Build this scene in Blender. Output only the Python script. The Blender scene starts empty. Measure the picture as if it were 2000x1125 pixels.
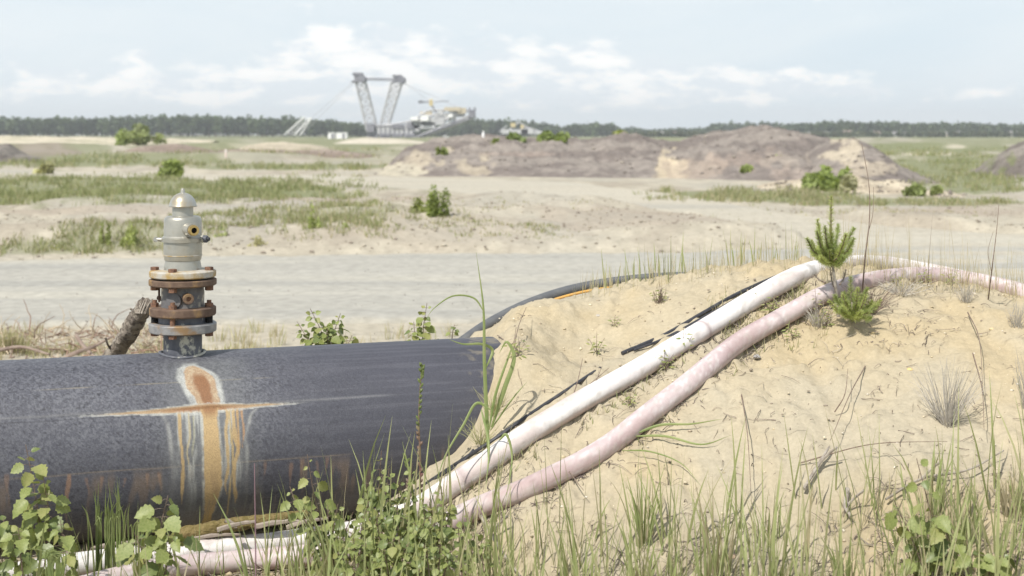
import bpy, math, random
import numpy as np
from mathutils import Vector, Matrix
random.seed(7); rng = np.random.default_rng(11)
S = bpy.context.scene
COL = S.collection

# ------------------------------------------------------------------ camera, sky, sun, exposure
F = 2777.8; H = 1.75; HY = 262.0            # focal length in photo pixels, eye height, horizon row
cd = bpy.data.cameras.new('camera'); cam = bpy.data.objects.new('camera', cd); COL.objects.link(cam)
cam.location = (0, 0, H); cam.rotation_euler = (math.radians(90), 0, 0)
cd.lens = 50; cd.sensor_width = 36; cd.shift_y = -0.15025; cd.clip_start = .1; cd.clip_end = 9000
cd.dof.use_dof = True; cd.dof.focus_distance = 4.75; cd.dof.aperture_fstop = 4.5
S.camera = cam
SUN_EL = math.radians(50); SUN_AZ = math.radians(33)     # sun behind the camera, to the left
w = bpy.data.worlds.new('World'); S.world = w; w.use_nodes = True
nt = w.node_tree; nt.nodes.clear(); N = nt.nodes.new; L = nt.links.new
out = N('ShaderNodeOutputWorld'); bg = N('ShaderNodeBackground')
sky = N('ShaderNodeTexSky'); sky.sky_type = 'NISHITA'; sky.sun_disc = False
sky.sun_elevation = SUN_EL; sky.sun_rotation = math.radians(180 + 33); sky.dust_density = 1.6; sky.air_density = 1.0; sky.ozone_density = 1.5
tc = N('ShaderNodeTexCoord'); sp = N('ShaderNodeSeparateXYZ'); L(tc.outputs['Generated'], sp.inputs[0])
def M(op, a, b=None, c=None, clamp=False):
    n = N('ShaderNodeMath'); n.operation = op; n.use_clamp = clamp
    for i, v in enumerate((a, b, c)):
        if v is None: continue
        if isinstance(v, (int, float)): n.inputs[i].default_value = v
        else: L(v, n.inputs[i])
    return n.outputs[0]
# azimuth (radians, 0 = straight ahead) and elevation of each sky direction
az = M('ARCTAN2', sp.outputs[0], sp.outputs[1]); hyp = M('SQRT', M('ADD', M('MULTIPLY', sp.outputs[0], sp.outputs[0]), M('MULTIPLY', sp.outputs[1], sp.outputs[1])))
el = M('ARCTAN2', sp.outputs[2], hyp)
def cloudnoise(sx, sy, scale, det, off=0, rough=.6, dist=0):
    cb = N('ShaderNodeCombineXYZ'); L(M('MULTIPLY', az, sx), cb.inputs[0]); L(M('MULTIPLY', el, sy), cb.inputs[1]); cb.inputs[2].default_value = off
    n = N('ShaderNodeTexNoise'); n.inputs['Scale'].default_value = scale; n.inputs['Detail'].default_value = det
    n.inputs['Roughness'].default_value = rough; n.inputs['Distortion'].default_value = dist; L(cb.outputs[0], n.inputs['Vector']); return n.outputs[0]
def smooth(v, a, b):
    n = N('ShaderNodeMapRange'); n.interpolation_type = 'SMOOTHSTEP'; L(v, n.inputs[0])
    n.inputs[1].default_value = a; n.inputs[2].default_value = b; return n.outputs[0]
def blob(a0, e0, ra, re):
    da = M('DIVIDE', M('SUBTRACT', az, a0), ra); de = M('DIVIDE', M('SUBTRACT', el, e0), re)
    return M('EXPONENT', M('MULTIPLY', M('ADD', M('MULTIPLY', da, da), M('MULTIPLY', de, de)), -1.0))
veil = smooth(cloudnoise(1, 5, 2.2, 6, 3.1, .55, .4), .32, .66)                    # thin high cloud, drawn out sideways
cum_n = cloudnoise(1, 1.9, 26, 8, 7.7, .58, .2)
b = M('ADD', M('MULTIPLY', blob(-.105, .048, .085, .030), .50), M('MULTIPLY', blob(.03, .042, .07, .022), .46))
b = M('ADD', b, M('MULTIPLY', blob(.15, .034, .11, .014), .46)); b = M('ADD', b, M('MULTIPLY', blob(.31, .028, .05, .007), .25))
b = M('ADD', b, M('MULTIPLY', blob(-.27, .035, .13, .02), .26))
b2 = M('MULTIPLY', smooth(cloudnoise(1, 1, 3.0, 3, 1.3), .45, .7), M('MULTIPLY', smooth(el, .10, .25), .26))   # more heaps of cloud higher and all round
cum = smooth(M('ADD', M('ADD', M('MULTIPLY', cum_n, .9), b), b2), .60, .78)
shade_n = smooth(cloudnoise(1, 2.6, 20, 6, 12.2, .6), .42, .58)
def mixc(fac, a, b_):
    n = N('ShaderNodeMix'); n.data_type = 'RGBA'
    L(fac, n.inputs[0])
    for i, v in ((6, a), (7, b_)):
        if isinstance(v, tuple): n.inputs[i].default_value = v
        else: L(v, n.inputs[i])
    return n.outputs[2]
base = mixc(M('MULTIPLY', smooth(el, .05, .7), .75), (7.3, 8.4, 9.1, 1), sky.outputs[0])    # pale milky summer sky over the Nishita one
base = mixc(M('MULTIPLY', veil, .65), base, (9.0, 9.5, 9.7, 1))
cc = mixc(shade_n, (11.2, 11.1, 10.8, 1), (8.2, 8.9, 9.4, 1))
base = mixc(M('MULTIPLY', cum, .9), base, cc)
L(base, bg.inputs[0]); bg.inputs[1].default_value = .1; L(bg.outputs[0], out.inputs[0])
sd = bpy.data.lights.new('sun', 'SUN'); sd.energy = 4.7; sd.angle = math.radians(.55); sd.color = (1, .955, .88)
sun = bpy.data.objects.new('sun', sd); COL.objects.link(sun)
sdir = Vector((math.sin(SUN_AZ) * math.cos(SUN_EL), math.cos(SUN_AZ) * math.cos(SUN_EL), -math.sin(SUN_EL)))
sun.rotation_euler = sdir.to_track_quat('-Z', 'Y').to_euler()
S.view_settings.view_transform = 'Standard'; S.view_settings.look = 'None'; S.view_settings.gamma = 1
S.view_settings.use_curve_mapping = False; S.view_settings.exposure = 0.05
S.cycles.max_bounces = 6; S.cycles.diffuse_bounces = 3; S.cycles.glossy_bounces = 2; S.cycles.transmission_bounces = 3
S.cycles.transparent_max_bounces = 4; S.cycles.volume_bounces = 0; S.cycles.use_denoising = True

# ------------------------------------------------------------------ helpers
def P(px, py, Y): return np.array([(px - 1000) / F * Y, Y, H - (py - HY) / F * Y])
def interp(x, pts): xs, ys = zip(*pts); return np.interp(x, xs, ys)
def hash2(ix, iy, seed):
    n = (ix.astype(np.int64) * 374761393 + iy.astype(np.int64) * 668265263 + seed * 1442695041) & 0x7fffffff
    n = ((n ^ (n >> 13)) * 1274126177) & 0x7fffffff
    n = n ^ (n >> 16)
    return (n & 0xffff) / 65535.0
def vnoise(x, y, seed=0):
    x = np.asarray(x, float); y = np.asarray(y, float)
    ix = np.floor(x); iy = np.floor(y); fx = x - ix; fy = y - iy
    fx = fx * fx * (3 - 2 * fx); fy = fy * fy * (3 - 2 * fy)
    a = hash2(ix, iy, seed); b = hash2(ix + 1, iy, seed); c = hash2(ix, iy + 1, seed); d = hash2(ix + 1, iy + 1, seed)
    return (a * (1 - fx) + b * fx) * (1 - fy) + (c * (1 - fx) + d * fx) * fy
def fbm(x, y, octv=4, seed=0, gain=.5):
    t = 0; amp = 1; tot = 0
    for k in range(octv):
        t = t + amp * vnoise(np.asarray(x) * 2 ** k + 17.3 * k, np.asarray(y) * 2 ** k - 9.1 * k, seed + k); tot += amp; amp *= gain
    return t / tot
def sstep(a, b, x): t = np.clip((np.asarray(x, float) - a) / (b - a), 0, 1); return t * t * (3 - 2 * t)
def tag(o, label=None, cat=None, group=None, kind=None):
    if label: o['label'] = label
    if cat: o['category'] = cat
    if group: o['group'] = group
    if kind: o['kind'] = kind
    return o
def quick_mesh(name, V, Fc, mat=None, col=None, smooth_=True):
    V = np.ascontiguousarray(V, np.float32); Fc = np.ascontiguousarray(Fc, np.int32); n = Fc.shape[1]
    me = bpy.data.meshes.new(name); me.vertices.add(len(V)); me.vertices.foreach_set('co', V.ravel())
    me.loops.add(Fc.size); me.loops.foreach_set('vertex_index', Fc.ravel())
    me.polygons.add(len(Fc)); me.polygons.foreach_set('loop_start', np.arange(0, Fc.size, n, dtype=np.int32))
    me.polygons.foreach_set('loop_total', np.full(len(Fc), n, np.int32))
    if smooth_: me.polygons.foreach_set('use_smooth', np.ones(len(Fc), bool))
    me.update(calc_edges=True)
    if col is not None:
        ca = me.color_attributes.new('Col', 'FLOAT_COLOR', 'POINT')
        c4 = np.ones((len(V), 4), np.float32); c4[:, :3] = col; ca.data.foreach_set('color', c4.ravel())
    if mat: me.materials.append(mat)
    return me
def link(name, me, parent=None, loc=(0, 0, 0)):
    o = bpy.data.objects.new(name, me); COL.objects.link(o); o.location = loc
    if parent: o.parent = parent
    return o
def grid_faces(nu, nv):
    i = np.arange(nu * nv).reshape(nu, nv)
    return np.stack([i[:-1, :-1].ravel(), i[1:, :-1].ravel(), i[1:, 1:].ravel(), i[:-1, 1:].ravel()], 1)
def thing(name, label, cat, loc, group=None):
    o = bpy.data.objects.new(name, None); COL.objects.link(o); o.location = tuple(loc); o.empty_display_size = .1
    return tag(o, label, cat, group)
class MB:
    """collects shapes in world coordinates; build() links them as one mesh object"""
    def __init__(s): s.v = []; s.f = []; s.c = []; s.n = 0; s.cur = None
    def add(s, V, Fl, col=None):
        V = np.asarray(V, float).reshape(-1, 3); s.v.append(V)
        s.f += [tuple(int(i) + s.n for i in f) for f in Fl]; s.n += len(V)
        s.c.append(np.tile(col if col is not None else (s.cur if s.cur is not None else (1, 1, 1)), (len(V), 1))); return s
    def tube(s, pts, rad, seg=8, cap=True, wob=0, col=None):
        pts = np.asarray(pts, float); n = len(pts); rad = np.broadcast_to(rad, (n,)).astype(float)
        T = np.gradient(pts, axis=0); T /= np.linalg.norm(T, axis=1)[:, None] + 1e-12
        up = np.array([0, 0, 1.]) if abs(T[0][2]) < .9 else np.array([1., 0, 0]); V = []
        for k in range(n):
            a = up - T[k] * (up @ T[k]); a /= np.linalg.norm(a); up = a; b_ = np.cross(T[k], a)
            th = np.arange(seg) * 2 * math.pi / seg; r = rad[k] * (1 + wob * (rng.random(seg) - .5))
            V.append(pts[k] + np.outer(np.cos(th) * r, a) + np.outer(np.sin(th) * r, b_))
        Fl = [(k * seg + j, k * seg + (j + 1) % seg, (k + 1) * seg + (j + 1) % seg, (k + 1) * seg + j) for k in range(n - 1) for j in range(seg)]
        if cap: Fl += [tuple(range(seg))[::-1], tuple((n - 1) * seg + j for j in range(seg))]
        return s.add(np.concatenate(V), Fl, col)
    def lathe(s, prof, c, seg=48, axis=(0, 0, 1), ref=None, jit=0):
        ax = np.array(axis, float); ax /= np.linalg.norm(ax)
        a = np.array([1., 0, 0]) if abs(ax[0]) < .8 else np.array([0, 1., 0]); a = a - ax * (a @ ax); a /= np.linalg.norm(a); b_ = np.cross(ax, a)
        th = np.arange(seg) * 2 * math.pi / seg; V = []
        for r, z in prof: V.append(np.asarray(c) + ax * z + np.outer(np.cos(th) * r, a) + np.outer(np.sin(th) * r, b_))
        n = len(prof)
        Fl = [(k * seg + j, k * seg + (j + 1) % seg, (k + 1) * seg + (j + 1) % seg, (k + 1) * seg + j) for k in range(n - 1) for j in range(seg)]
        if prof[0][0] > 1e-6: Fl.append(tuple(range(seg))[::-1])
        if prof[-1][0] > 1e-6: Fl.append(tuple((n - 1) * seg + j for j in range(seg)))
        return s.add(np.concatenate(V), Fl)
    def box(s, c, d, R=None):
        V = np.array([[x, y, z] for x in (-.5, .5) for y in (-.5, .5) for z in (-.5, .5)]) * np.asarray(d, float)
        if R is not None: V = V @ np.asarray(R).T
        return s.add(V + np.asarray(c, float), [(0, 1, 3, 2), (4, 6, 7, 5), (0, 4, 5, 1), (2, 3, 7, 6), (0, 2, 6, 4), (1, 5, 7, 3)])
    def bar(s, a, b_, t, seg=4): return s.tube([a, b_], t / 2, seg)
    def build(s, name, mat, parent=None, origin=(0, 0, 0), flat=False, bevel=0, colour=False):
        me = bpy.data.meshes.new(name); V = np.concatenate(s.v) - np.asarray(origin)
        me.from_pydata(V.tolist(), [], s.f); me.update()
        if not flat: me.polygons.foreach_set('use_smooth', np.ones(len(me.polygons), bool))
        if colour:
            ca = me.color_attributes.new('Col', 'FLOAT_COLOR', 'POINT'); c4 = np.ones((len(V), 4), np.float32)
            c4[:, :3] = np.concatenate(s.c); ca.data.foreach_set('color', c4.ravel())
        me.materials.append(mat)
        if not flat:
            try: me.set_sharp_from_angle(angle=math.radians(38))
            except Exception: pass
        o = link(name, me, parent, (0, 0, 0) if parent else tuple(origin))
        if bevel:
            m = o.modifiers.new('bevel', 'BEVEL'); m.width = bevel; m.segments = 2; m.limit_method = 'ANGLE'; m.angle_limit = math.radians(38)
        return o
def rotz(a): c, s_ = math.cos(a), math.sin(a); return np.array([[c, -s_, 0], [s_, c, 0], [0, 0, 1]])
def catmull(pts, n=8):
    p = np.asarray(pts, float); p = np.vstack([2 * p[0] - p[1], p, 2 * p[-1] - p[-2]]); o = []
    for i in range(1, len(p) - 2):
        for t in np.arange(n) / n:
            a, b_, c, d = p[i - 1:i + 3]
            o.append(.5 * (2 * b_ + (c - a) * t + (2 * a - 5 * b_ + 4 * c - d) * t ** 2 + (3 * b_ - a - 3 * c + d) * t ** 3))
    o.append(p[-2]); return np.array(o)

# ------------------------------------------------------------------ materials
def mat(name, c1, c2=None, scale=20, rough=.8, bump=0, bscale=None, metal=0, trans=0, spec=.3, vcol=False, c3=None, s3=4, t3=(.5, .62), stretch=None, detail=5, bdist=.01, tcol=None):
    m = bpy.data.materials.new(name); m.use_nodes = True; nt = m.node_tree; nd = nt.nodes; lk = nt.links
    bs = nd['Principled BSDF']; bs.inputs['Roughness'].default_value = rough; bs.inputs['Metallic'].default_value = metal
    bs.inputs['Specular IOR Level'].default_value = spec
    tc = nd.new('ShaderNodeTexCoord'); vec = tc.outputs['Object']
    if stretch:
        mp = nd.new('ShaderNodeMapping'); mp.inputs['Scale'].default_value = stretch; lk.new(vec, mp.inputs[0]); vec = mp.outputs[0]
    def noise(sc, det=detail):
        n = nd.new('ShaderNodeTexNoise'); n.inputs['Scale'].default_value = sc; n.inputs['Detail'].default_value = det; n.inputs['Roughness'].default_value = .62; lk.new(vec, n.inputs[0]); return n.outputs[0]
    def mr(v, a, b_, lo=0, hi=1):
        n = nd.new('ShaderNodeMapRange'); lk.new(v, n.inputs[0]); n.inputs[1].default_value = a; n.inputs[2].default_value = b_; n.inputs[3].default_value = lo; n.inputs[4].default_value = hi; return n.outputs[0]
    def mix(f, a, b_, mode='MIX'):
        n = nd.new('ShaderNodeMix'); n.data_type = 'RGBA'; n.blend_type = mode
        for i, v in ((0, f), (6, a), (7, b_)):
            if isinstance(v, (tuple, float, int)): n.inputs[i].default_value = v if not isinstance(v, tuple) else (*v, 1)[:4]
            else: lk.new(v, n.inputs[i])
        return n.outputs[2]
    if vcol:
        at = nd.new('ShaderNodeVertexColor'); at.layer_name = 'Col'
        base = at.outputs[0]
        f = mr(noise(scale), .3, .7, 1 - vcol, 1 + vcol)
        cb = nd.new('ShaderNodeCombineXYZ'); [lk.new(f, cb.inputs[i]) for i in range(3)]
        base = mix(1.0, base, cb.outputs[0], 'MULTIPLY')
    else:
        base = mix(mr(noise(scale), .36, .64), tuple(c1), tuple(c2 or c1))
    if c3: base = mix(mr(noise(s3), *t3), base, tuple(c3))
    lk.new(base, bs.inputs['Base Color'])
    if bump:
        b_ = nd.new('ShaderNodeBump'); b_.inputs['Strength'].default_value = bump; b_.inputs['Distance'].default_value = bdist
        lk.new(noise(bscale or scale, 6), b_.inputs['Height']); lk.new(b_.outputs[0], bs.inputs['Normal'])
    if trans:
        tr = nd.new('ShaderNodeBsdfTranslucent'); mx = nd.new('ShaderNodeMixShader'); mx.inputs[0].default_value = trans
        tcn = mix(1.0, base, tcol or (1.0, 1.0, .55), 'MULTIPLY'); lk.new(tcn, tr.inputs[0])
        lk.new(bs.outputs[0], mx.inputs[1]); lk.new(tr.outputs[0], mx.inputs[2]); lk.new(mx.outputs[0], nd['Material Output'].inputs[0])
    return m
m_ground = mat('ground_soil', None, vcol=.13, scale=9, rough=.95, bump=.5, bscale=14, bdist=.03, spec=.1)
m_sand = mat('mound_sand', None, vcol=.10, scale=70, rough=.95, bump=.55, bscale=120, bdist=.006, spec=.1)
m_road = mat('road_gravel', None, vcol=.17, scale=7, rough=.95, bump=.35, bscale=30, bdist=.02, spec=.1)
m_heap = mat('spoil_earth', None, vcol=.20, scale=2.2, rough=1, bump=.8, bscale=3, bdist=.12, spec=.05)
m_grass = mat('grass_blade', None, vcol=.12, scale=14, rough=.55, trans=.3, spec=.35)
m_leaf = mat('birch_leaf', (.20, .245, .07), (.30, .335, .12), scale=9, rough=.42, trans=.28, spec=.5, bump=.2, bscale=60, bdist=.003)
m_leaf_y = mat('yellow_green_leaf', (.26, .29, .09), (.34, .34, .14), scale=9, rough=.5, trans=.3, spec=.4)
m_leaf_d = mat('dark_leaf', (.12, .16, .05), (.18, .22, .075), scale=9, rough=.42, trans=.25, spec=.5)
m_bush = mat('bush_leaves', None, vcol=.15, scale=3, rough=.6, trans=.38, spec=.3)
m_stem = mat('twig_bark', (.16, .11, .085), (.25, .20, .16), scale=60, rough=.85)
m_dry = mat('dead_wood', (.23, .195, .16), (.40, .36, .31), scale=40, rough=.9, bump=.5, bdist=.004, stretch=(1, 1, 1))
m_litter = mat('dry_litter', None, vcol=.2, scale=30, rough=.95, spec=.1)
m_dark = mat('black_plastic', (.030, .031, .038), (.055, .056, .064), scale=60, rough=.5, spec=.4, c3=(.12, .115, .11), s3=9, t3=(.55, .75))
m_silver = mat('grey_painted_cast_body', (.34, .335, .30), (.42, .405, .355), scale=22, rough=.36, metal=.55, c3=(.36, .29, .17), s3=9, t3=(.56, .78), bump=.08, bscale=90, bdist=.003)
m_brass = mat('tarnished_brass', (.44, .37, .25), (.36, .32, .25), scale=30, rough=.38, metal=.55, c3=(.42, .42, .39), s3=16, t3=(.40, .60))
m_rust = mat('rusty_steel', (.11, .072, .055), (.18, .125, .09), scale=28, rough=.8, metal=.1, c3=(.32, .20, .08), s3=14, t3=(.53, .70), bump=.3, bscale=120, bdist=.003)
m_rustlight = mat('pale_flange_rust_tinged', (.38, .36, .32), (.48, .46, .41), scale=18, rough=.6, c3=(.36, .25, .10), s3=13, t3=(.44, .58), bump=.15, bscale=90, bdist=.003)
m_flangegrey = mat('grey_flange_rust_patches', (.19, .19, .20), (.32, .315, .31), scale=30, rough=.5, metal=.25, c3=(.27, .18, .10), s3=12, t3=(.47, .60), bump=.2, bscale=90, bdist=.003)
m_bolt = mat('bolt_rust', (.13, .075, .055), (.24, .13, .08), scale=90, rough=.85, bump=.3, bscale=200, bdist=.002)
m_stub = mat('scuffed_dark_stub', (.075, .08, .10), (.14, .145, .165), scale=26, rough=.5, c3=(.46, .45, .39), s3=20, t3=(.56, .62), stretch=(1, 1, .7), bump=.15, bscale=80, bdist=.003)
m_midbody = mat('worn_grey_middle_body', (.10, .10, .11), (.17, .16, .155), scale=18, rough=.5, metal=.2, c3=(.50, .45, .35), s3=13, t3=(.55, .63), bump=.15, bscale=80, bdist=.003)
m_black = mat('black_rubber', (.012, .012, .013), rough=.8)

# ------------------------------------------------------------------ terrain functions
bpts = [(-100, 668, 5.62), (900, 700, 5.62), (940, 672, 5.5), (1000, 634, 5.7), (1100, 592, 5.82), (1200, 562, 5.8), (1340, 538, 5.7), (1480, 531, 5.5), (1600, 548, 5.35), (1750, 566, 5.3), (1900, 578, 5.25), (2000, 592, 5.2), (2300, 620, 5.0), (1700, 562, 6.2), (1850, 584, 6.2), (2000, 612, 6.1),
        (1100, 700, 5.1), (1300, 700, 4.95), (1500, 700, 4.9), (1700, 700, 4.85), (1900, 700, 4.75), (2200, 740, 4.6),
        (1300, 620, 5.28), (1500, 610, 5.18), (1700, 625, 5.10), (1900, 640, 5.0),
        (1010, 800, 4.68), (960, 870, 4.56), (1100, 850, 4.6), (1300, 850, 4.5), (1500, 850, 4.42), (1700, 850, 4.38), (1900, 850, 4.35), (2200, 880, 4.3),
        (1100, 1000, 4.2), (1300, 1000, 4.15), (1500, 1000, 4.1), (1700, 1000, 4.05), (1900, 1000, 4.0), (2200, 1000, 4.0),
        (950, 1080, 4.15), (1100, 1125, 4.0), (1300, 1125, 3.9), (1500, 1125, 3.85), (1700, 1125, 3.8), (1900, 1125, 3.75), (2200, 1125, 3.7),
        (990, 700, 4.90), (1005, 665, 5.01), (1030, 640, 5.15), (1060, 700, 4.92), (962, 730, 4.91), (946, 790, 4.83), (920, 835, 4.785), (880, 885, 4.75), (830, 938, 4.72), (1010, 745, 4.80), (775, 1010, 4.5), (690, 1070, 4.35), (890, 1010, 4.35), (820, 1050, 4.25)][1:]
cp = [P(*q) for q in bpts]
for X in (-2.0, -1.4, -.9): 
    for Y in (3.6, 4.4, 5.2, 6.5): cp.append(np.array([X, Y, .33 - .12 * max(0, Y - 5.2)]))
for X in (-.5, -.2): cp.append(np.array([X, 5.55, .72 + X * .5])); cp.append(np.array([X, 6.6, .30]))
for X in (.4, 1.2, 2.0, 3.0): cp += [np.array([X, 6.5, .92 if X < .8 else 1.0]), np.array([X, 7.6, .35]), np.array([X, 9, -.1]), np.array([X, 3.2, .50]), np.array([X, 2.6, .47])]
for X in (3.8,): cp += [np.array([X, 4.2, .60]), np.array([X, 5.2, .85]), np.array([X, 3.2, .5])]
cp = np.array(cp)
def U(r2): return np.where(r2 > 1e-12, r2 * np.log(np.maximum(r2, 1e-12)), 0)
n_ = len(cp); K = U(((cp[:, None, :2] - cp[None, :, :2]) ** 2).sum(-1)) + np.eye(n_) * .004
Q = np.hstack([np.ones((n_, 1)), cp[:, :2]]); A_ = np.block([[K, Q], [Q.T, np.zeros((3, 3))]])
sol = np.linalg.solve(A_, np.concatenate([cp[:, 2], np.zeros(3)]))
def mound0(X, Y):
    X = np.asarray(X, float); Y = np.asarray(Y, float); sh = X.shape; X = X.ravel(); Y = Y.ravel(); z = sol[-3] + sol[-2] * X + sol[-1] * Y
    for i in range(n_): z = z + sol[i] * U((X - cp[i, 0]) ** 2 + (Y - cp[i, 1]) ** 2)
    return z.reshape(sh)
def mound(X, Y):
    z = mound0(X, Y)
    z = z + .038 * (fbm(np.asarray(X) * 2.6, np.asarray(Y) * 2.6, 3, 5) - .5) + .026 * (fbm(np.asarray(X) * 11, np.asarray(Y) * 11, 3, 9) - .5)
    return z
def near_base(X, Y): return .43 - .43 * sstep(5.4, 8.6, Y) + .03 * (fbm(np.asarray(X) * 2, np.asarray(Y) * 2, 3, 3) - .5) * (1 - sstep(8, 11, Y))
road_a_near = [(-900, 660), (0, 643), (400, 638), (1000, 634), (1500, 620), (2000, 600), (2900, 570)]
road_a_far = [(-900, 514), (0, 505), (500, 493), (1000, 490), (1340, 488), (1500, 480), (2900, 470)]
road_b_far = [(-900, 328), (0, 332), (300, 338), (700, 344), (1000, 350), (1100, 353), (1300, 376), (1500, 410), (1700, 436), (2000, 455), (2900, 478)]
road_b_near = [(-900, 347), (0, 346), (300, 350), (600, 362), (800, 374), (1100, 394), (1350, 420), (1500, 452), (1600, 492), (2000, 560), (2900, 590)]
def ground_coords(X, Y):
    Ys = np.maximum(Y, .5); return 1000 + F * X / Ys, HY + F * H / Ys
def road_mask(px, py, near, far, soft):
    a = interp(px, near); b_ = interp(px, far); return sstep(0, 1, (a - py) / soft) * sstep(0, 1, (py - b_) / soft)
def ground_z(X, Y):
    X = np.asarray(X, float); Y = np.asarray(Y, float); px, py = ground_coords(X, Y); z = near_base(X, Y)
    rm = np.maximum(road_mask(px, py + 3, road_a_near, road_a_far, 6), road_mask(px, py, road_b_near, road_b_far, 5))
    mid = sstep(20.3, 23, Y) * (1 - sstep(50, 60, Y)) * (1 - .93 * sstep(1150, 1300, px) * sstep(27, 31, Y)) * (1 - .6 * sstep(34, 40, Y))
    b_ = mid * (.30 * np.maximum(fbm(X * .30, Y * .30, 4, 21) - .36, 0) * 2.2 + .10 * (fbm(X * 1.3, Y * 1.3, 3, 8)) + .07 * np.abs(fbm(X * 3.1, Y * 2.4, 3, 18) - .5))
    far = sstep(62, 80, Y) * (1 - sstep(500, 800, Y))
    b_ = b_ + far * (2.0 * np.maximum(fbm(X * .05, Y * .03, 4, 31) - .52, 0)) + far * .10 * fbm(X * .5, Y * .3, 2, 2)
    z = z + b_ * (1 - rm) - .03 * rm * (Y > 9)
    verge = np.exp(-((Y - 11.4) / 1.2) ** 2) * .05 * fbm(X * 3, Y * 3, 3, 41); return z + verge

# ground zones: (px, py, rx, ry, colour, weight) named by where they lie on the plain
SAND = np.array([.415, .375, .30]); GREY = np.array([.34, .325, .285]); GREEN = np.array([.19, .205, .105]); BROWN = np.array([.20, .16, .13]); PINK = np.array([.36, .305, .245]); PALE = np.array([.50, .45, .355])
zones = [(230, 380, 500, 40, GREEN, .8), (450, 425, 260, 12, GREY, .6), (700, 405, 200, 12, PINK, .8), (150, 430, 260, 8, PINK, .6), (560, 378, 150, 18, GREEN, .7), (100, 490, 130, 9, GREEN, .55), (240, 482, 120, 14, GREEN, .5), (640, 450, 140, 24, GREEN, .45), (560, 400, 200, 9, BROWN, .35),
         (1450, 384, 240, 13, GREEN, .85), (1750, 396, 250, 9, GREEN, .7), (1860, 340, 190, 40, GREEN, .9), (1700, 290, 320, 9, GREEN, .8), (2200, 340, 200, 45, GREEN, .8), (1900, 420, 300, 15, PINK, .9), (1250, 440, 220, 34, PINK, .6),
         (850, 470, 280, 24, PINK, .35), (150, 318, 320, 9, GREEN, .85), (560, 327, 220, 6, GREEN, .8), (480, 302, 260, 9, BROWN, .75), (60, 300, 120, 12, BROWN, .6), (180, 285, 160, 6, GREEN, .6), (100, 274, 200, 4.5, PALE, .7), (520, 288, 80, 4, PALE, .8), (700, 278, 50, 4, PALE, .8),
         (300, 267, 900, 4, GREEN, .9), (400, 282, 700, 9, GREEN, .45), (1000, 270, 500, 7, GREEN, .7), (1800, 268, 500, 4, GREEN, .9), (640, 300, 120, 9, GREEN, .5), (1800, 303, 70, 5, PALE, .8), (1865, 289, 30, 3, PALE, .9), (800, 420, 500, 14, PINK, .25), (330, 345, 500, 5, BROWN, .25), (-400, 380, 380, 30, GREEN, .8), (-400, 310, 380, 20, GREEN, .6)]
def ground_col(X, Y):
    px, py = ground_coords(X, Y); n1 = fbm(px / 60, py / 9, 4, 51); n2 = fbm(px / 18, py / 4, 3, 61)
    C = SAND * (.78 + .44 * n2[..., None]); mm = (sstep(.50, .66, fbm(X * .9, Y * .55, 4, 73)) * .5 * sstep(20, 23, Y))[..., None]; C = C * (1 - mm) + np.array([.27, .23, .185]) * mm; g = sstep(.45, .65, fbm(X * .4, Y * .25, 4, 71))[..., None] * .4; C = C * (1 - g) + GREY * g
    fargreen = sstep(335, 285, py)[..., None] * .75 * sstep(.28, .52, n1)[..., None]; C = C * (1 - fargreen) + GREEN * fargreen
    for zx, zy, rx, ry, c, wgt in zones:
        d = ((px - zx) / rx) ** 2 + ((py - zy) / ry) ** 2; m = sstep(1.15, .5, d + 1.5 * (n1 - .5) + .9 * (n2 - .5)) * wgt * (.75 + .4 * n2); m = np.clip(m, 0, 1)[..., None]; C = C * (1 - m) + c * m
    nearg = (1 - sstep(5.2, 7.5, Y))[..., None]; C = C * (1 - nearg) + np.array([.36, .31, .22]) * (.85 + .3 * n2[..., None]) * nearg
    return C
ys = np.concatenate([np.linspace(-8, 2.9, 12), np.arange(3, 9, .045), np.geomspace(9, 60, 300), np.geomspace(61, 5000, 190)])
us = np.linspace(-1, 1, 440)
YY = np.repeat(ys[:, None], len(us), 1); XX = us[None, :] * (4 + .62 * np.maximum(YY, 0) + .0002 * YY ** 2 * (YY > 0))
ZZ = ground_z(XX, YY); Cg = ground_col(XX, YY)
gr = link('ground', quick_mesh('ground', np.stack([XX, YY, ZZ], -1).reshape(-1, 3), grid_faces(*XX.shape)[:, ::-1], m_ground, Cg.reshape(-1, 3)))
tag(gr, kind='structure')

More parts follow.
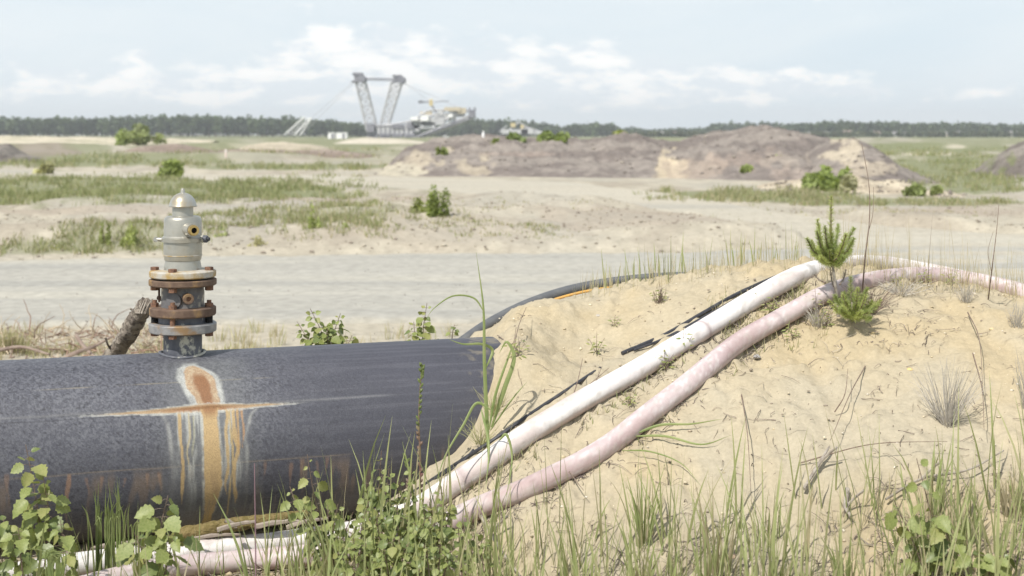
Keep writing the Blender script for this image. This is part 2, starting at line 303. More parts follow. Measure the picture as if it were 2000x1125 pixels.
def road(name, near, far, tint, seed):
    pxs = np.linspace(-900, 2900, 420); t = np.linspace(0, 1, 60)
    a = interp(pxs, near); b_ = interp(pxs, far)
    a = a + (fbm(pxs / 40, pxs * 0, 4, seed) - .5) * np.minimum(14, (a - b_) * .35); b_ = b_ + (fbm(pxs / 50, pxs * 0 + 5, 4, seed + 3) - .5) * np.minimum(7, (a - b_) * .3)
    inv = (a[:, None] - HY) * (1 - t) + (b_[:, None] - HY) * t; Y = F * H / inv; X = (pxs[:, None] - 1000) / F * Y
    e = np.minimum(t, 1 - t)[None, :] * np.ones_like(Y)
    Z = -.045 + .061 * sstep(0, .07, e) + .012 * fbm(X * .8, Y * 2.2, 3, seed)
    rut = fbm(X * .12 + 40, (inv - HY) / 9 + .4 * vnoise(X * .5, Y * .5), 4, seed + 7); rut2 = fbm(X * .25, inv / 3.5, 3, seed + 9)
    C = tint * (.93 + .16 * rut2[..., None]); k = (sstep(.52, .72, rut) * .55)[..., None]; C = C * (1 - k) + np.array([.455, .43, .365]) * k
    k = (sstep(.38, .25, rut) * .35)[..., None]; C = C * (1 - k) + np.array([.27, .27, .255]) * k
    k = (sstep(.10, 0, e + .05 * (rut2 - .5)) * .8)[..., None]; C = C * (1 - k) + np.array([.42, .385, .31]) * k
    o = link(name, quick_mesh(name, np.stack([X, Y, Z], -1).reshape(-1, 3), grid_faces(*X.shape), m_road, C.reshape(-1, 3))); tag(o, kind='structure'); return o
road('gravel_road', road_a_near, road_a_far, np.array([.375, .36, .32]), 101)
road('sandy_track', road_b_near, road_b_far, np.array([.43, .395, .325]), 131)

# the sand mound over the pipe
mx = np.arange(-1.0, 3.4, .0125); my = np.arange(2.9, 8.6, .014)
MX, MY = np.meshgrid(mx, my, indexing='ij'); M0 = mound(MX, MY)
rill = np.maximum(fbm(MX * 7 + MY * 1.5, MY * 2.2, 3, 91) - .55, 0) * -.06 + .02 * np.maximum(fbm(MX * 12, MY * 9, 2, 92) - .55, 0)
fine = rill + .010 * (fbm(MX * 40, MY * 40, 2, 14) - .5) + .010 * np.maximum(fbm(MX * 24, MY * 24, 2, 19) - .62, 0) * 6
mfl = .006 * (fbm(MX * 60, MY * 60, 2, 94) - .5) * sstep(.45, .7, fbm(MX * 4, MY * 4, 2, 95)) + .012 * np.maximum(fbm(MX * 18, MY * 30, 2, 96) - .6, 0) * 4; fine = fine + mfl
lip = np.exp(-((MX - .02) ** 2 + (MY - 5.1) ** 2) / .05) * .02 * (fbm(MX * 16, MY * 16, 2, 29) - .5)
GZ = near_base(MX, MY); Mz = M0 + fine * sstep(0, .05, M0 - GZ) + lip; keep = (Mz > GZ - .04)
f_ = grid_faces(*MX.shape); kf = keep.ravel()[f_].any(1); f_ = f_[kf]
used = np.unique(f_); remap = -np.ones(MX.size, int); remap[used] = np.arange(len(used))
nA = fbm(MX * 3, MY * 3, 4, 81); nB = fbm(MX * 14, MY * 14, 4, 83); nC = vnoise(MX * 90, MY * 90, 84)
Cm = np.array([.425, .365, .26]) * (.90 + .2 * nB[..., None]); k = (sstep(.5, .72, nA) * .55)[..., None]; Cm = Cm * (1 - k) + np.array([.43, .345, .21]) * k
k = (sstep(.5, .3, nA) * .5)[..., None]; Cm = Cm * (1 - k) + np.array([.40, .36, .28]) * k
k = (sstep(.90, 1, nC) * .5)[..., None]; Cm = Cm * (1 - k) + np.array([.22, .18, .13]) * k
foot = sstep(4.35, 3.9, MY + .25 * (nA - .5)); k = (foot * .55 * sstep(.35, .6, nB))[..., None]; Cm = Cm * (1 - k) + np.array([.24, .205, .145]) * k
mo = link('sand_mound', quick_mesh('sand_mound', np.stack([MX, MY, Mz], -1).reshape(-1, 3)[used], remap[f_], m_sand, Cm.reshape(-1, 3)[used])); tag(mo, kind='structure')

def surf_z(x, y):
    return np.maximum(mound(x, y), near_base(x, y)) if True else 0
_ty = np.arange(3.0, 6.4, .006)
def surf(px, py, off=0.0, ymax=6.3):
    """the point at height `off` over the near ground that the photograph shows at px, py"""
    ty = _ty[_ty < ymax]; x = (px - 1000) / F * ty; rz = H - (py - HY) / F * ty; d = rz - (surf_z(x, ty) + off)
    i = np.argmax(d < 0) if (d < 0).any() else np.argmin(d); return np.array([x[i], ty[i], rz[i]])

# ------------------------------------------------------------------ haze
hz = MB().box((0, 1500, 28), (5000, 4200, 62)); m_h = bpy.data.materials.new('haze'); m_h.use_nodes = True
hn = m_h.node_tree; hn.nodes.clear(); ho = hn.nodes.new('ShaderNodeOutputMaterial'); pv = hn.nodes.new('ShaderNodeVolumePrincipled')
pv.inputs['Density'].default_value = .0003; pv.inputs['Color'].default_value = (.93, .96, 1, 1); hn.links.new(pv.outputs[0], ho.inputs['Volume'])
tag(hz.build('haze', m_h), kind='stuff')

# ------------------------------------------------------------------ spoil heaps
def heap(name, label, sil, basef, Yr, depth_back, cols, amp, sc, seed, patches=(), flat=.6, cat='mound', group=None):
    """ridge outline (photo px, py) at distance Yr; basef gives the distance of the front foot"""
    p0, p1 = sil[0][0], sil[-1][0]; u = np.linspace(p0, p1, max(60, int((p1 - p0) / 2.6))); t = np.linspace(0, 1, 76)
    pyr = interp(u, sil); zr = H - (pyr - HY) / F * Yr; zr = np.maximum(zr, 0); fy = interp(u, basef)
    fy = fy + (fbm(u / 25, u * 0, 3, seed) - .5) * (Yr - fy) * .06
    tt = t / .62; Y = np.where(t[None, :] <= .62, fy[:, None] + (Yr - fy[:, None]) * np.minimum(tt, 1)[None, :], Yr + depth_back * ((t[None, :] - .62) / .38))
    X = (u[:, None] - 1000) / F * (Yr * .55 + Y * .45)
    prof = np.where(t <= .62, np.sin(np.minimum(tt, 1) * math.pi / 2) ** flat * (np.minimum(tt, 1)) ** .35, np.cos((t - .62) / .38 * math.pi / 2) ** .9)
    ph = fbm(X / sc, Y / sc, 4, seed + 1); gul = fbm(X / (sc * .35), Y / (sc * 1.6), 3, seed + 2)
    Z = zr[:, None] * prof[None, :] + amp * ((ph - .5) * 2.4 + (gul - .5) * 1.3 + .9 * (fbm(X / (sc * .12), Y / (sc * .12), 3, seed + 5) - .5)) * np.minimum(prof[None, :] * 1.8, 1) * np.minimum(1, zr[:, None] * 2 / (amp * 6 + .01)) - .06
    C = np.ones(X.shape + (3,)) * np.array(cols[0]); k = sstep(.42, .62, fbm(X / sc * 1.4, Z * 2.2 + Y * .4, 4, seed + 3) + .5 * (fbm(X / (sc * .1), Y / (sc * .2), 3, seed + 6) - .5))[..., None]; C = C * (1 - k) + np.array(cols[1]) * k
    gp, gq = 1000 + F * X / Y, HY + F * (H - Z) / Y
    for ax_, ay, rx, ry, c, wg in patches:
        d = ((gp - ax_) / rx) ** 2 + ((gq - ay) / ry) ** 2; m = (sstep(1.3, .3, d + 5.5 * (fbm(gp / 22, gq / 16, 4, seed + 8) - .5) + 2 * (ph - .5)) * wg)[..., None]; C = C * (1 - m) + np.array(c) * m
    HV.append(np.stack([X[:, 5:46], Y[:, 5:46], Z[:, 5:46]], -1).reshape(-1, 3)[:: 3] if Yr < 120 else np.zeros((0, 3))); c0 = np.array([X.mean(), Y.mean(), 0]); V = np.stack([X, Y, Z], -1).reshape(-1, 3) - c0
    o = link(name, quick_mesh(name, V, grid_faces(*X.shape), m_heap, C.reshape(-1, 3)), loc=tuple(c0)); return tag(o, label, cat, group)
HV = []
EARTH = [(.19, .165, .15), (.26, .23, .205)]; DARK = [(.17, .15, .135), (.25, .225, .20)]; PALES = [(.52, .455, .35), (.42, .355, .27)]
heap('spoil_heap', 'long brown-grey heap of dug earth running across the middle distance behind the track', 
     [(715, 345), (745, 330), (790, 292), (840, 276), (900, 268), (955, 263), (1010, 266), (1060, 272), (1110, 276), (1160, 270), (1215, 262), (1250, 258), (1285, 271), (1325, 274), (1360, 258), (1400, 248), (1450, 246), (1490, 244), (1540, 250), (1590, 266), (1640, 285), (1690, 318), (1720, 345)],
     [(715, 60), (1100, 57), (1300, 56), (1450, 52), (1650, 51), (1720, 52)], 68, 9, EARTH, .27, 2.6, 201,
     [(870, 322, 90, 22, (.44, .38, .29), .7), (775, 335, 60, 16, (.46, .42, .33), .8), (1310, 330, 26, 28, (.52, .44, .32), .85), (1370, 335, 60, 26, (.38, .31, .25), .55), (1450, 318, 70, 22, (.36, .29, .24), .4), (1540, 315, 50, 14, (.36, .31, .26), .5), (1560, 345, 90, 16, (.33, .27, .23), .5), (1000, 300, 60, 5, (.33, .27, .23), .5)])
heap('spoil_heap', 'brown-grey earth cone with a pale sand face at the right end of the long heap', [(1535, 352), (1570, 318), (1605, 285), (1635, 270), (1662, 266), (1690, 274), (1720, 294), (1755, 320), (1790, 340), (1815, 352)],
     [(1535, 49), (1650, 47.5), (1815, 50)], 57, 7, EARTH, .15, 2.6, 207, [(1652, 300, 48, 22, (.46, .40, .31), .9), (1690, 328, 60, 12, (.42, .36, .28), .7), (1600, 335, 50, 12, (.32, .275, .235), .6)])
heap('spoil_heap', 'low dark earth heap at the left edge of the plain', [(-260, 305), (-160, 290), (-60, 276), (0, 283), (18, 281), (40, 298), (75, 308), (110, 315)], [(-260, 84), (110, 84)], 92, 6, DARK, .15, 2.5, 221, flat=.5)
heap('spoil_heap', 'rough grey-brown earth heap with grass on its flank at the right edge', [(1905, 352), (1930, 335), (1955, 305), (1985, 285), (2010, 272), (2060, 262), (2160, 266), (2260, 290), (2340, 345)], [(1905, 55), (2340, 55)], 62, 7, DARK, .22, 1.8, 231, [(1935, 310, 40, 22, (.18, .20, .09), .7)])
heap('sand_heap', 'pale sand hummock with a cut face below the brown heap, left of the green bush', [(1465, 377), (1490, 358), (1530, 350), (1565, 346), (1590, 352), (1615, 378)], [(1465, 42), (1615, 42)], 46, 2.5, PALES, .06, 1.2, 241, [(1545, 376, 60, 5, (.30, .25, .2), .5)], group='pale sand hummocks below the heap')
heap('sand_heap', 'widest pale sand hummock, right of the green bush at the heap foot', [(1612, 380), (1640, 352), (1668, 338), (1690, 346), (1712, 352), (1745, 345), (1775, 352), (1800, 370), (1840, 378)], [(1612, 41), (1840, 41)], 45.5, 2.5, PALES, .08, 1.2, 251, [(1650, 362, 26, 14, (.36, .31, .24), .8), (1790, 366, 20, 10, (.36, .31, .24), .6)], group='pale sand hummocks below the heap')
heap('sand_heap', 'small pale sand lump at the far right end of the hummocks', [(1795, 385), (1815, 372), (1835, 366), (1870, 374), (1910, 382)], [(1795, 38), (1910, 38)], 41, 2, PALES, .05, 1.0, 261, group='pale sand hummocks below the heap')
heap('sand_heap', 'pale sand bank on the plain in front of the large digging machine', [(655, 279), (680, 272), (720, 269), (760, 271), (790, 273), (830, 277)], [(655, 240), (830, 240)], 262, 20, [(.56, .51, .42), (.47, .43, .34)], .3, 9, 271)
heap('sand_heap', 'low tan sand ridge left of the post', [(470, 292), (500, 280), (550, 276), (600, 280), (640, 290)], [(470, 150), (640, 150)], 165, 15, [(.50, .44, .34), (.40, .35, .27)], .2, 6, 281)
heap('spoil_heap', 'long low mauve-brown bank beside the white post', [(225, 300), (270, 286), (340, 280), (420, 292), (520, 292), (640, 294), (730, 303)], [(225, 98), (730, 96)], 108, 9, [(.25, .20, .165), (.32, .265, .22)], .16, 4, 291, [(470, 300, 60, 5, (.17, .2, .09), .5)])
heap('sand_heap', 'long pale sand ridge far off at the left edge', [(-300, 276), (-100, 266), (60, 265), (200, 268), (330, 270), (420, 276)], [(-300, 190), (420, 190)], 215, 20, [(.54, .485, .38), (.40, .37, .27)], .25, 8, 293)

# ------------------------------------------------------------------ far woods
def leafcloud(C, size, n, R, colr, flatten=1):
    """n small quads in an ellipsoid (centre C, radii R); returns V, faces, colours"""
    d = rng.normal(size=(n, 3)); d /= np.linalg.norm(d, axis=1)[:, None]; r = rng.random(n) ** .45
    lump = .75 + .5 * vnoise(d[:, 0] * 2.3 + C[0], d[:, 2] * 2.3 + d[:, 1] * 2, 5)
    c = np.asarray(C) + d * (r * lump)[:, None] * np.asarray(R)
    a = rng.normal(size=(n, 3)); a /= np.linalg.norm(a, axis=1)[:, None]; b_ = np.cross(a, rng.normal(size=(n, 3))); b_ /= np.linalg.norm(b_, axis=1)[:, None] + 1e-9
    s = (size * (.6 + .8 * rng.random(n)))[:, None]; a = a * s; b_ = b_ * s * .62
    V = np.stack([c - a, c - b_, c + a, c + b_], 1).reshape(-1, 3)
    k = np.repeat(.75 + .5 * rng.random(n), 4)[:, None]; return V, np.arange(n * 4).reshape(-1, 4), np.asarray(colr) * k
def woods(name, x0, x1, Y0, rows, top, n_tree, hue, seed, pine=False, base_py=266):
    Vs, Fs, Cs = [], [], []; n = 0
    for r in range(rows):
        Y = Y0 + r * 14
        xs = np.linspace(x0, x1, n_tree) + rng.normal(size=n_tree) * (x1 - x0) / n_tree * .4
        for px in xs:
            hgt = (HY - interp(px, top)) / F * Y + H; hgt = hgt * (.80 + .22 * rng.random()) + (0 if r == rows - 1 else -.8)
            if hgt < 1.5: continue
            X = (px - 1000) / F * Y; yy = Y + rng.normal() * 3; wd = (2.3 + 1.2 * rng.random()) * min(1, hgt / 7)
            col = np.array(hue[rng.integers(len(hue))]) * (.85 + .3 * rng.random())
            lo = .12 if pine else .03
            V, f_, c = leafcloud((X, yy, hgt * (1 + lo) / 2), 1.25, 90, (wd, wd, hgt * (1 - lo) / 2), col); Vs.append(V); Fs.append(f_ + n); Cs.append(c); n += len(V)
            if pine or rng.random() < .2:
                t = .16; V = np.array([[X - t, yy, 0], [X + t, yy, 0], [X + t * .7, yy, hgt * .8], [X - t * .7, yy, hgt * .8]]); Vs.append(V); Fs.append(np.array([[0, 1, 2, 3]]) + n); Cs.append(np.tile([.26, .2, .16], (4, 1))); n += 4
    V = np.concatenate(Vs); c0 = V.mean(0); c0[2] = 0
    o = link(name, quick_mesh(name, V - c0, np.concatenate(Fs), m_bush, np.concatenate(Cs), False), loc=tuple(c0)); tag(o, kind='stuff'); return o
GR = [(.085, .12, .06), (.11, .15, .07), (.065, .095, .055)]
woods('pine_forest', -700, 700, 860, 3, [(-700, 222), (0, 224), (60, 228), (140, 226), (210, 229), (280, 223), (380, 221), (470, 225), (560, 225), (640, 232), (700, 238)], 210, GR, 1, True).__setitem__('label', 'dark pine forest along the horizon on the left')
woods('mixed_woodland', 690, 1250, 980, 3, [(690, 238), (740, 244), (790, 246), (860, 238), (930, 228), (1000, 231), (1060, 236), (1082, 240), (1092, 250), (1110, 240), (1150, 236), (1195, 238), (1212, 250), (1250, 252)], 90, GR, 2).__setitem__('label', 'woodland behind the large digging machine on the horizon')
woods('low_tree_belt', 1200, 1560, 1100, 2, [(1200, 252), (1235, 246), (1260, 252), (1320, 250), (1375, 248), (1395, 238), (1440, 236), (1490, 236), (1540, 244), (1560, 246)], 70, GR, 3).__setitem__('label', 'low distant tree belt behind the middle of the brown heap')
woods('village_wood', 1535, 2700, 950, 3, [(1535, 242), (1560, 236), (1640, 234), (1700, 235), (1780, 238), (1860, 236), (1920, 239), (2000, 240), (2300, 240), (2700, 236)], 190, GR, 4).__setitem__('label', 'wood behind the village on the right of the horizon')

woods('garden_trees', 1240, 2300, 815, 1, [(1240, 258), (2300, 257)], 150, [(.10, .13, .07), (.14, .16, .09)], 5).__setitem__('label', 'garden trees and hedges between the village houses')
# village houses at the foot of the right hand wood
m_wall = mat('rendered_house_wall', (.50, .49, .46), (.58, .56, .53), scale=.8, rough=.9)
m_wall2 = mat('sand_coloured_house_wall', (.50, .45, .37), (.56, .50, .42), scale=.8, rough=.9)
m_roof = mat('grey_tiled_roof', (.20, .19, .19), (.27, .25, .245), scale=1.2, rough=.9)
m_roof2 = mat('red_tiled_roof', (.24, .17, .15), (.28, .21, .18), scale=1.2, rough=.9)
m_win = mat('dark_window', (.05, .06, .07), rough=.2)
hs = [(1288, 0, 0, 'pale house far behind the dip between the two humps of the brown heap'), (1320, 1, 1, 'sandy house far behind the low saddle of the brown heap'), (1575, 0, 0, 'white house at the left end of the village, near the brown heap'), (1612, 0, 0, 'small white house next to the left end of the village'), (1655, 1, 1, 'sand coloured house seen right over the brown heap end'),
      (1712, 0, 1, 'white house with red roof just right of the heap end'), (1748, 0, 0, 'pale grey-roofed house in the middle of the village'), (1775, 0, 0, 'wider pale grey-roofed house in the middle of the village'), (1840, 1, 0, 'sandy house with a grey roof, right of the village middle'), (1872, 0, 0, 'white house above the far pale sand patch'), (1930, 0, 1, 'red-roofed pale house near the right end of the village'), (1978, 0, 0, 'last white house at the right edge of the village')]
for px, wm, rm_, lab in hs:
    Y = 830 + rng.random() * 60; X = (px - 1000) / F * Y; wd = 3.2 + rng.random() * 2.2; dp = 5; hh = 1.7 + rng.random() * .7; rh = 1.0 + .5 * rng.random()
    t = thing('house', lab, 'house', (X, Y, 0), 'village houses below the wood')
    MB().box((0, 0, hh / 2 + .2), (wd, dp, hh)).build('wall', [m_wall, m_wall2][wm], t, flat=True)
    q = MB(); a, b_ = wd / 2 + .2, dp / 2 + .3; z0 = hh + .2
    q.add([(-a, -b_, z0), (a, -b_, z0), (a, b_, z0), (-a, b_, z0), (-a + .2, 0, z0 + rh), (a - .2, 0, z0 + rh)], [(0, 1, 5, 4), (2, 3, 4, 5), (0, 4, 3), (1, 2, 5), (3, 2, 1, 0)]); q.build('roof', [m_roof, m_roof2][rm_], t, flat=True)
    for k in (-.25, .25): MB().box((k * wd, -dp / 2 - .02, 1.2), (.6, .08, .8)).build('window', m_win, t, flat=True)

# ------------------------------------------------------------------ bucket-chain excavator
EY = 600.0
def E(px, py, dy=0): Y = EY + dy; return P(px, py, EY) + np.array([0, dy, 0])
m_steel = mat('pale_grey_steel', (.42, .42, .44), (.52, .52, .53), scale=.3, rough=.7)
m_steeld = mat('dark_grey_steel', (.16, .16, .19), (.24, .24, .27), scale=.3, rough=.7)
m_white = mat('white_cabin_paint', (.78, .78, .78), (.84, .84, .83), scale=.4, rough=.6)
m_yell = mat('yellow_paint', (.52, .43, .22), (.56, .46, .25), scale=.5, rough=.6)
m_tan = mat('sun_bleached_cover', (.46, .40, .30), (.55, .48, .36), scale=.5, rough=.8)
org = E(770, 268); org[2] = 0
ex = thing('bucket_excavator', 'huge grey opencast digging machine with two leaning lattice masts and a raised bucket boom', 'excavator', org)
def eb(name, m, q, par=ex): return q.build(name, m, par, org, flat=True)
def lattice(q, A, B, C_, D, n, t=.9, deep=5):
    """two chords A-B and C-D (photo px) doubled in depth, with rungs and crossed bracing"""
    for dy in (0, deep):
        a, b_, c, d = E(*A, dy), E(*B, dy), E(*C_, dy), E(*D, dy); q.bar(a, b_, t); q.bar(c, d, t * 1.25)
        for k in range(n):
            u, v = k / n, (k + 1) / n; q.bar(a + (b_ - a) * u, c + (d - c) * u, t * .6); q.bar(a + (b_ - a) * u, c + (d - c) * v, t * .45); q.bar(c + (d - c) * u, a + (b_ - a) * v, t * .45)
    for k in range(n + 1):
        u = k / n
        for (p, r) in ((A, B), (C_, D)): p0, p1 = E(*p), E(*r); e0 = p0 + (p1 - p0) * u; q.bar(e0, e0 + np.array([0, deep, 0]), t * .5)
q = MB(); lattice(q, (716, 256), (694, 160), (736, 252), (712, 158), 6, .55); eb('mast', m_steel, q)
q = MB(); lattice(q, (740, 250), (764, 160), (757, 248), (784, 162), 6, .55); eb('mast', m_steel, q)
for (x0, y0, x1, y1, lean) in ((689, 143, 711, 162, 6), (767, 147, 788, 162, 4)):
    q = MB(); c = E((x0 + x1) / 2, (y0 + y1) / 2, 2.5); wd = (x1 - x0) / F * EY; hh = (y1 - y0) / F * EY
    q.box(c, (wd * .72, 7, hh * .8), None).box(c + np.array([-wd * .1, 0, hh * .42]), (wd * .8, 8, hh * .25)).box(c + np.array([-wd * .45 * (1 if x0 < 720 else .8), 0, -hh * .35]), (wd * .35, 6, hh * .22)).lathe([(1.6, -4.5), (1.6, 4.5)], c + np.array([wd * .3, 0, -hh * .1]), 14, (0, 1, 0)); eb('mast_head', m_steeld, q)
q = MB(); q.bar(E(708, 153), E(770, 154), .55, 5).bar(E(708, 155, 6), E(770, 156, 6), .55, 5); eb('cross_cable', m_steeld, q)
q = MB()
for a, b_ in (((690, 160), (572, 262)), ((690, 163), (590, 262)), ((786, 162), (905, 214)), ((786, 158), (848, 205))): eb('guy_cable', m_steel, MB().bar(E(*a), E(*b_), .16, 4))
pass
q = MB()
for a, b_ in (((608, 229), (570, 264)), ((619, 231), (590, 264)), ((622, 231), (600, 264))): q.bar(E(*a, -20), E(*b_, -20), .55, 4)
for k in range(8): u = k / 8; q.bar(E(608 - 38 * u, 229 + 35 * u, -20), E(619 - 29 * (u + .1), 231 + 33 * (u + .1), -20), .25)
eb('conveyor_bridge', m_white, q)
q = MB(); q.box(E(770, 254, 4), (16, 10, 3.4)).box(E(745, 258, 4), (9, 9, 3)).box(E(798, 250, 4), (9, 9, 2.8)).box(E(760, 246, 3), (13, 8, 1.0)); eb('hull', m_steel, q)
q = MB()
for px in range(735, 812, 9): q.box(E(px, 255, -1.2), (.5, .4, 4))
q.box(E(725, 250, 0), (3, 6, 3.6)).box(E(778, 247, -1.0), (5, 1, 1.6)).box(E(800, 245, -1.0), (2, 1, 3)); eb('frame_beam', m_steeld, q)
q = MB()
for px in (728, 752, 776, 800):
    c = E(px, 265, 0); q.box(c, (4.2, 3.2, 1.6))
    for k in (-1.6, -.5, .5, 1.6): q.lathe([(.75, -1.8), (.75, 1.8)], c + np.array([k, 0, -.3]), 10, (0, 1, 0))
eb('crawler_track', m_steeld, q)
q = MB(); q.box(E(822, 245, 3), (12, 7, 2.6)).box(E(845, 237, 3), (10, 7, 3)).box(E(872, 228, 3), (8, 6, 3)).box(E(812, 238, 3), (9, 6, 1)).box(E(893, 221, 3), (6, 5, 3))
for px, py in ((804, 240), (818, 236), (852, 226), (862, 221), (880, 218)): q.box(E(px, py, 1), (1.6, 3, 2.2))
eb('machinery_deck', m_steel, q)
q = MB()
for (a, b_) in (((740, 246), (800, 238)), ((800, 238), (835, 216)), ((780, 268), (800, 235)), ((835, 216), (900, 212)), ((770, 262), (788, 244)), ((900, 212), (925, 222)), ((790, 262), (812, 262)), ((838, 228), (872, 214)), ((850, 244), (905, 218))):
    q.bar(E(*a), E(*b_), .8).bar(E(*a, 6), E(*b_, 6), .8)
for k in range(12): u = k / 12; q.bar(E(800 + 100 * u, 240 - 26 * u), E(806 + 100 * u, 258 - 30 * u), .35)
eb('truss', m_steel, q)
[eb('cabin', m_white, MB().box(E(x, y, -1), d)) for x, y, d in ((830, 231, (3.3, 3, 2.2)), (810, 232, (3.0, 3, 1.5)), (880, 226, (2, 2, 1.5)))]
[eb('cover', m_tan, MB().box(E(x, y, z), d)) for x, y, z, d in ((884, 213, 1, (7, 5, 1.6)), (902, 216, 1, (3.5, 4, 2.4)), (832, 221, 2, (5, 4, 1.3)))]
q = MB(); lattice(q, (812, 268), (916, 226), (810, 273), (922, 231), 16, .8, 4); eb('boom', m_steel, q)
q = MB(); q.bar(E(800, 273, -.5), E(880, 245, -.5), 1.0).bar(E(880, 245, -.5), E(918, 232, -.5), .8)
for k in range(18): q.box(E(806 + 100 * k / 18, 270.5 - 35 * k / 18, -1.2), (.9, 1.0, .9))
eb('bucket_chain', m_steeld, q)
q = MB(); c = E(922, 222, 1); q.box(c, (2.8, 4, 3.2)).box(c + np.array([-1.1, 0, 2]), (.7, 3, 1.3)).box(c + np.array([1.1, 0, 2]), (.8, 3, 1.4)).lathe([(1.5, -2.4), (1.5, 2.4)], c + np.array([0, 0, -.2]), 12, (0, 1, 0)); eb('boom_head', m_steeld, q)
q = MB(); q.bar(E(842, 203), E(852, 220), .7).bar(E(818, 199), E(840, 198), .5).bar(E(848, 199), E(876, 197), .35).box(E(821, 199), (1.6, 1.5, 1.2)).bar(E(842, 203), E(820, 199), .2); cr = eb('deck_crane', m_steeld, q)
q = MB(); q.box(E(842, 202), (1.5, 1.5, 2.1)).lathe([(0, -.2), (.7, 0), (.75, .6), (0, 1.1)], E(842, 198), 10); q.build('crane_cab', m_yell, cr, (0, 0, 0), flat=True).location = tuple(-org)

# second, smaller machine further off to the right, and a service vehicle group
EY2 = 700.0
def E2(px, py, dy=0): return P(px, py, EY2) + np.array([0, dy, 0])
o2 = E2(1012, 262); o2[2] = 0
sm = thing('conveyor_machine', 'small blurred grey and yellow conveyor machine behind the brown heap', 'conveyor', o2)
def e2(name, m, q): return q.build(name, m, sm, o2, flat=True)
q = MB(); q.box(E2(1005, 257), (13, 4, 2.2)).box(E2(1030, 256), (6, 4, 2.8)).box(E2(1050, 259), (5, 3, 1.6)); e2('hull', m_steel, q)
q = MB(); q.bar(E2(985, 262), E2(1014, 238), .7).bar(E2(1014, 238), E2(1046, 260), .6).bar(E2(1020, 246), E2(1070, 262), .8).bar(E2(975, 258), E2(990, 246), .5); e2('frame', m_steel, q)
e2('cab', m_yell, MB().box(E2(1002, 244), (2.4, 2, 2))); e2('tower', m_yell, MB().box(E2(1020, 250), (1.6, 2, 3)))
for px, w_, lab in ((668, 3.6, 'small white site container left of the digging machine'), (648, 2.2, 'tiny white hut furthest left of the digging machine')):
    o = P(px, 262, 480); o[2] = 0; t = thing('site_container', lab, 'container', o); MB().box((0, 0, 1.2), (w_, 3, 2.2)).build('body', m_white, t, flat=True); MB().box((0, 0, 2.38), (w_ + .3, 3.3, .16)).build('roof', m_steel, t, flat=True); MB().box((w_ * .2, -1.53, 1.05), (.9, .06, 1.7)).build('door', m_steeld, t, flat=True)
for px, lab in ((870, 'pale upright switch box right of the digging machine'), (907, 'second pale switch box, next to the brown heap')):
    o = P(px, 262, 300); o[2] = 0; t = thing('switch_box', lab, 'cabinet', o, 'switch boxes by the digging machine'); MB().box((0, 0, .7), (.9, .7, 1.3)).build('body', m_steel, t, flat=True); MB().box((0, 0, 1.4), (1.1, .9, .1)).build('lid', m_white, t, flat=True)
zg = lambda x, y: float(ground_z(np.array([x]), np.array([y]))[0])
o = P(441, 318, 89); o[2] = zg(o[0], o[1]) - .03; t = thing('marker_post', 'short pinkish white marker post standing on the grassy plain', 'post', o)
q = MB().lathe([(.055, 0), (.055, .6), (.03, .64)], (0, 0, 0), 10); q.build('shaft', mat('faded_pink_paint', (.66, .50, .46), (.72, .6, .56), rough=.7), t); MB().lathe([(.058, .48), (.058, .56)], (0, 0, 0), 10).build('band', m_white, t)
o = P(944, 268, 66.5); t = thing('marker_barrel', 'tiny white marker on top of the brown heap', 'marker', o); MB().lathe([(.07, 0), (.07, .18), (.05, .2)], (0, 0, 0), 10).build('body', m_white, t); MB().lathe([(.035, .2), (.035, .3)], (0, 0, 0), 8).build('cap', m_white, t)

# ------------------------------------------------------------------ bushes on the plain
def heap_hit(px, py, Y): return P(px, py, Y)
def bush(px, py_base, py_top, wpx, Y, label, n=500, hue=(.15, .21, .07), leaf=None, cone=False, group='bushes on the plain', z=None, name='bush'):
    b0 = P(px, py_base, Y); hgt = (py_base - py_top) / F * Y * 1.12; rx = wpx / 1.45 / F * Y
    if z is not None: b0[2] = z
    t = thing(name, label, name.replace('_', ' '), b0, group); leaf = (leaf or .010 * Y ** .75) * .62
    Vs, Fs, Cs = [], [], []; n0 = 0; k = 9 if not cone else 6
    st = MB()
    for i in range(k):
        a = rng.random() * 6.28; rr = rx * (.1 + .75 * rng.random()) if i else 0; hh = hgt * (.4 + .6 * rng.random()) if i else hgt
        cx, cy = rr * math.cos(a), rr * math.sin(a)
        V, f_, c = leafcloud((cx, cy, hh * .52), leaf, int(n * 1.7) // k, (rx * (.30 if cone else .34), rx * (.30 if cone else .34), hh * .5), (np.array(hue) + np.array([.035, .01, .008])) * 1.75 * (.8 + .4 * rng.random())); 
        V[:, 2] = np.maximum(V[:, 2], .01)
        if cone: s_ = 1.35 - .9 * np.clip(V[:, 2:3] / hh, 0, 1); V[:, :2] = np.array([cx, cy]) + (V[:, :2] - np.array([cx, cy])) * s_
        Vs.append(V); Fs.append(f_ + n0); Cs.append(c); n0 += len(V)
        st.tube([(cx * .2, cy * .2, -.05), (cx * .7, cy * .7, hh * .5), (cx, cy, hh * .85)], [leaf * .28, leaf * .2, leaf * .08], 5)
    link('foliage', quick_mesh('foliage', np.concatenate(Vs), np.concatenate(Fs), m_bush, np.concatenate(Cs), False), t); st.build('stem', m_stem, t); return t
bush(272, 283, 244, 66, 180, 'largest green bush on the left, reaching above the horizon meadow', 420, (.16, .21, .09), group='bushes on the plain')
bush(238, 290, 250, 22, 178, 'thin green bush just left of the largest one near the horizon', 160, (.16, .22, .08))
bush(330, 348, 316, 40, 56, 'round green bush beside the pale track above the valve', 400)
bush(88, 345, 318, 30, 62, 'faint small bush left of the track near the left edge', 200, (.22, .24, .13))
bush(865, 303, 280, 18, 63.5, 'upright green weed on the left slope of the brown heap', 160, z=.55)
